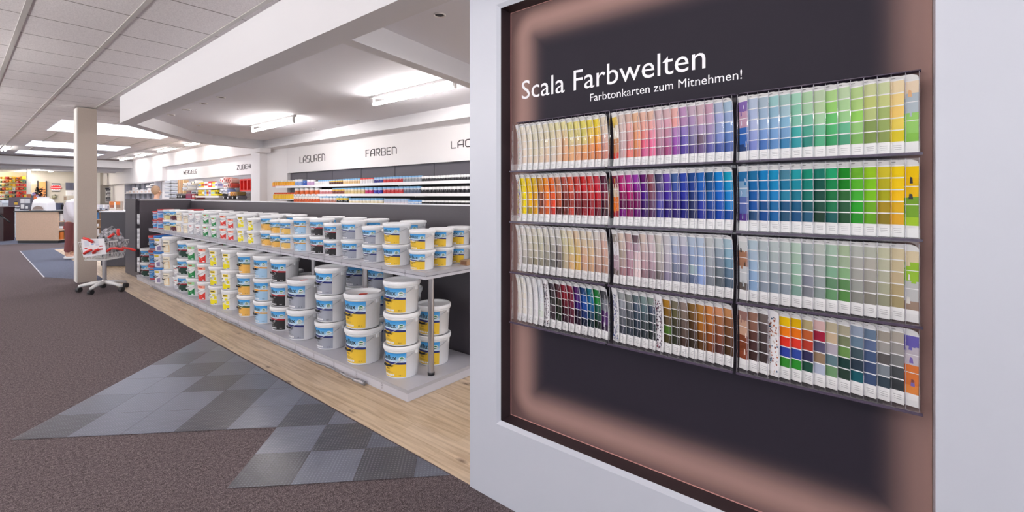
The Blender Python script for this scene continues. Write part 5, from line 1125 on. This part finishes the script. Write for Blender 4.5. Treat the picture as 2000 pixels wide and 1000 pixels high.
for q in range(4):
    n = 14 if q % 2 == 0 else 16
    for k in range(n): mb.tube([side(q+k/n, 0), side(q+k/n, 1)], .0022, 5, cap=False)
for k in range(1, 12): x = -.14+.28*k/12; mb.tube([(x, -.15, zb), (x, .15, zb)], .0022, 5)
obj('basket', mb, M['wirewhite'], tr); obj('basket_plate', MB().box(-.08, .08, -.08, .08, .449-.012, .448), M['metalgrey'], tr)
# notice hooked on the basket front
c4 = [tl(158, 467, -.235), tl(203, 466, -.235), tl(208, 496, -.225), tl(163, 503, -.225)]
mb = MB(); mb.face(c4[::-1], 'f3f2f6'); mb.face([(x, y+.004, z) for x, y, z in c4], 'e2e2e6')
def on(u, v, k=1): a = Vector(c4[0]).lerp(Vector(c4[1]), u); b = Vector(c4[3]).lerp(Vector(c4[2]), u); q = a.lerp(b, v); return (q.x, q.y-.001*k, q.z)
for u, v, w, h, c in ((.12, .12, .2, .3, 'dde2ee'), (.45, .08, .3, .2, 'e6eaf2'), (.6, .3, .16, .12, 'd8dce8'), (.1, .5, .12, .06, 'c83038'), (.72, .62, .16, .08, 'c83038'), (.75, .44, .14, .06, 'c83038'), (.4, .82, .16, .07, 'a83840'), (.2, .68, .14, .2, 'ccd4e4'), (.52, .62, .12, .14, 'd4dae8'), (.42, .3, .1, .05, '7ca8d8')):
    mb.face([on(u, v), on(u, v+h), on(u+w, v+h), on(u+w, v)], c)
tag(obj('notice_board', mb, M['goods'], None, tr.location, -YAW), 'white picture notice hooked on the front of the wire basket', 'notice')
from mathutils import noise as mn
def crumple(nm, lab, cx, cy, cz, sx, sy, sz, seed, m, cat):
    bm = bmesh.new(); bmesh.ops.create_icosphere(bm, subdivisions=4, radius=1); mb = MB()
    for v in bm.verts:
        n = v.co.normalized(); k = 1+.22*mn.noise(n*2.1+Vector((seed, 0, 0)))+.16*mn.noise(n*5+Vector((0, seed, 0)))+.07*mn.noise(n*12+Vector((0, 0, seed)))
        v.co = Vector((cx+sx*n.x*k, cy+sy*n.y*k, cz+sz*max(-.75, n.z)*k))
    mb.idx([tuple(v.co) for v in bm.verts], [tuple(q.index for q in f.verts) for f in bm.faces]); bm.free()
    tag(obj(nm, mb, m, None, tr.location, -YAW), lab, cat)
crumple('plastic_bag_heap', 'grey crumpled plastic bags heaped in the wire basket', .035, .05, .69, .15, .12, .19, 3, M['bag'], 'bags')
crumple('white_bundle', 'pale crumpled bundle in the left half of the wire basket', -.04, -.10, .54, .075, .03, .07, 9, M['goods'], 'bundle')
for k, (pts, lab) in enumerate((([(163, 465), (171, 467), (181, 473)], 'at the upper left basket rim'), ([(164, 495.5), (171, 491), (178, 488)], 'on the left half of the notice'), ([(182, 494), (187, 489), (192, 487.5)], 'in the middle of the notice'), ([(209, 491), (217, 485), (228, 485), (240, 488)], 'across the middle of the basket front'), ([(239, 484), (252, 485.5), (264, 489)], 'sticking out to the right of the basket'), ([(212, 464), (222, 457)], 'slanting on the bag heap'), ([(231, 447), (230, 454), (232, 460)], 'upright on top of the bag heap'))):
    d = -.25 if k < 3 else -.214 if k == 3 else -.1 if k == 4 else -.12
    mb = MB().tube([tl(x, y, d) for x, y in pts], .017, 10)
    tag(obj('red_handle', mb, M['red'], None, tr.location, -YAW), 'red plastic handle %s' % lab, 'handle', 'red handles in the basket trolley')

# ================================================================== PEOPLE
def skin(name, V, E, m, parent, root=0, sub=2):
    me = bpy.data.meshes.new(name); me.from_pydata([v[:3] for v in V], E, []); me.materials.append(m)
    o = bpy.data.objects.new(name, me); COL.objects.link(o); o.parent = parent
    s = o.modifiers.new('skin', 'SKIN'); s.use_smooth_shade = True
    sv = me.skin_vertices[0].data
    for i, v in enumerate(V): sv[i].radius = (v[3], v[4] if len(v) > 4 else v[3]); sv[i].use_root = (i == root)
    u = o.modifiers.new('sub', 'SUBSURF'); u.levels = sub; u.render_levels = sub
    return o
def person(lab, px_, D_, J, hairm, top, legs, shoes):
    p = fthing('person', lab, 'person', px_, D_, .002)
    V = [J['pelvis']+(.13, .10), J['waist']+(.115, .09), J['chest']+(.15, .10), J['neck']+(.052,), J['chin']+(.075,), J['head']+(.09, .10), J['crown']+(.06,)]
    E = [(0, 1), (1, 2), (2, 3), (3, 4), (4, 5), (5, 6)]
    for s in ('l', 'r'):
        b = len(V); V += [J['sh'+s]+(.06,), J['el'+s]+(.042,), J['wr'+s]+(.028,), J['ha'+s]+(.034, .018)]; E += [(2, b), (b, b+1), (b+1, b+2), (b+2, b+3)]
        h = Vector(J['ha'+s]); d = (h-Vector(J['wr'+s])).normalized(); t = d.cross(Vector((0, 0, 1))).normalized() if abs(d.z) < .95 else Vector((1, 0, 0))
        for f in range(4):
            c = len(V); a = h+t*(.024-.016*f)+d*.02; V += [tuple(a+d*.03)+(.009,), tuple(a+d*(.055, .062, .06, .048)[f]+Vector((0, 0, -.012)))+(.008,)]; E += [(b+3, c), (c, c+1)]
        c = len(V); V += [tuple(h+t*.04)+(.01,), tuple(h+t*.052+d*.03)+(.009,)]; E += [(b+3, c), (c, c+1)]
        b = len(V); V += [J['hi'+s]+(.085,), J['kn'+s]+(.058,), J['an'+s]+(.038,), J['to'+s]+(.035, .025)]; E += [(0, b), (b, b+1), (b+1, b+2), (b+2, b+3)]
    skin('body', V, E, M['skin'], p)
    V = [tuple(Vector(J['pelvis'])+Vector((0, 0, .06)))+(.12, .12)]; E = []
    for s in ('l', 'r'):
        b = len(V); a = Vector(J['an'+s]); k = Vector(J['kn'+s]); e = tuple(k.lerp(a, .85)); V += [J['hi'+s]+(.105,), J['kn'+s]+(.075,), e+(.058,)]; E += [(0, b), (b, b+1), (b+1, b+2)]
    skin('trousers', V, E, legs, p)
    pw = Vector(J['pelvis']) - Vector((0, 0, .1))
    V = [tuple(pw)+(.17, .16), J['waist']+(.18, .155), J['chest']+(.19, .15), tuple(Vector(J['chest']).lerp(Vector(J['neck']), .8))+(.095,)]; E = [(0, 1), (1, 2), (2, 3)]
    for s in ('l', 'r'):
        b = len(V); V += [J['sh'+s]+(.08,), J['el'+s]+(.06,), tuple(Vector(J['el'+s]).lerp(Vector(J['wr'+s]), .85))+(.045,)]; E += [(2, b), (b, b+1), (b+1, b+2)]
    skin('top', V, E, top, p)
    for s in ('l', 'r'):
        a, t = Vector(J['an'+s]), Vector(J['to'+s]); d = (t-a); d.z = 0; d.normalize(); z = .042
        q = Vector((a.x, a.y, z))
        skin('shoe', [tuple(q-d*.06)+(.04,), tuple(q+d*.02)+(.045, .04), tuple(q+d*.11)+(.043, .035), tuple(q+d*.18)+(.034, .026)], [(0, 1), (1, 2), (2, 3)], shoes, p)
    h = Vector(J['head']); c = Vector(J['crown']); f = Vector(J['face']).normalized(); u = (c-h).normalized(); sd = f.cross(u).normalized()
    bm = bmesh.new(); bmesh.ops.create_uvsphere(bm, u_segments=20, v_segments=14, radius=1); mb = MB()
    for v in bm.verts:
        n = v.co; k = 1+.05*mn.noise(n*6); ff = n.x
        if ff > .35 and n.z < .45: k *= .8
        v.co = h+u*.035-f*.02+(f*(.112*n.x)+sd*(.1*n.y)+u*(.125*n.z))*k
    mb.idx([tuple(v.co) for v in bm.verts], [tuple(q.index for q in g_.verts) for g_ in bm.faces], smooth=True); bm.free(); obj('hair', mb, hairm, p)
    mb = MB(); q = h-u*.02+f*.1
    mb.idx([tuple(q+u*.035), tuple(q-sd*.014-u*.02), tuple(q+sd*.014-u*.02), tuple(q+f*.026-u*.015)], [(0, 1, 3), (0, 3, 2), (1, 2, 3)]); obj('nose', mb, M['skin'], p)
    for s in (-1, 1):
        e = h+u*.0+f*.078+sd*.03*s; obj('eye', MB().lathe([(0, -.009), (.007, -.006), (.009, 0), (.007, .006), (0, .009)], 10, '2c2018', cx=0, cy=0), M['goods'], p, tuple(e))
        obj('ear', MB().tube([tuple(h+sd*.094*s+u*.02), tuple(h+sd*.104*s), tuple(h+sd*.094*s-u*.03)], [.012, .016, .01], 8), M['skin'], p)
    obj('mouth', MB().tube([tuple(h-u*.065+f*.086-sd*.022), tuple(h-u*.067+f*.092), tuple(h-u*.065+f*.086+sd*.022)], .005, 6, 'a8605c'), M['goods'], p)
    return p
J1 = dict(pelvis=(.03, 0, .80), waist=(.035, 0, .97), chest=(.08, 0, 1.17), neck=(.17, 0, 1.27), chin=(.22, 0, 1.29), head=(.27, 0, 1.32), crown=(.32, 0, 1.37), face=(.8, 0, -.6),
          shl=(.1, .17, 1.17), ell=(.17, .22, .93), wrl=(.24, .16, .80), hal=(.28, .14, .77), shr=(.1, -.17, 1.17), elr=(.18, -.2, .94), wrr=(.25, -.14, .82), har=(.29, -.12, .79),
          hil=(.04, .08, .74), knl=(.03, .1, .43), anl=(-.12, .1, .09), tol=(.02, .1, .045), hir=(.04, -.08, .74), knr=(.03, -.09, .42), anr=(-.03, -.09, .09), tor=(.12, -.09, .045))
person('person in pale top and maroon trousers leaning forward behind the taupe column', 141, 9.72, J1, M['hair'], M['shirt'], M['trousers'], M['shoe'])
J2 = dict(pelvis=(0, 0, .86), waist=(0, 0, .98), chest=(0, 0, 1.12), neck=(0, 0, 1.32), chin=(.01, .02, 1.40), head=(0, .01, 1.46), crown=(0, 0, 1.55), face=(.35, .93, 0),
          shl=(-.17, 0, 1.16), ell=(-.22, 0, .98), wrl=(-.2, .1, .78), hal=(-.2, .12, .71), shr=(.17, 0, 1.16), elr=(.22, 0, .98), wrr=(.2, .1, .78), har=(.2, .12, .71),
          hil=(-.08, 0, .8), knl=(-.09, .02, .45), anl=(-.09, 0, .09), tol=(-.09, .14, .045), hir=(.08, 0, .8), knr=(.09, -.04, .45), anr=(.09, -.08, .09), tor=(.09, .06, .045))
pz = at_x(306, 376, 3.4); Dp = pz.x*FW[0]+pz.y*FW[1]
person('person with light brown hair standing behind the dark partition, only head visible', 306, Dp, J2, M['hair'], M['darkcloth'], M['darkcloth'], M['shoe'])

# ================================================================== LIGHT OF DAY (open shop front behind and to the left)
w = bpy.data.worlds.new('daylight'); SC.world = w; w.use_nodes = True
bg = w.node_tree.nodes['Background']; bg.inputs['Color'].default_value = (.93, .95, 1, 1); bg.inputs['Strength'].default_value = 1.2
SC.cycles.max_bounces = 10; SC.cycles.transparent_max_bounces = 40; SC.cycles.use_denoising = True; SC.cycles.sample_clamp_indirect = 6
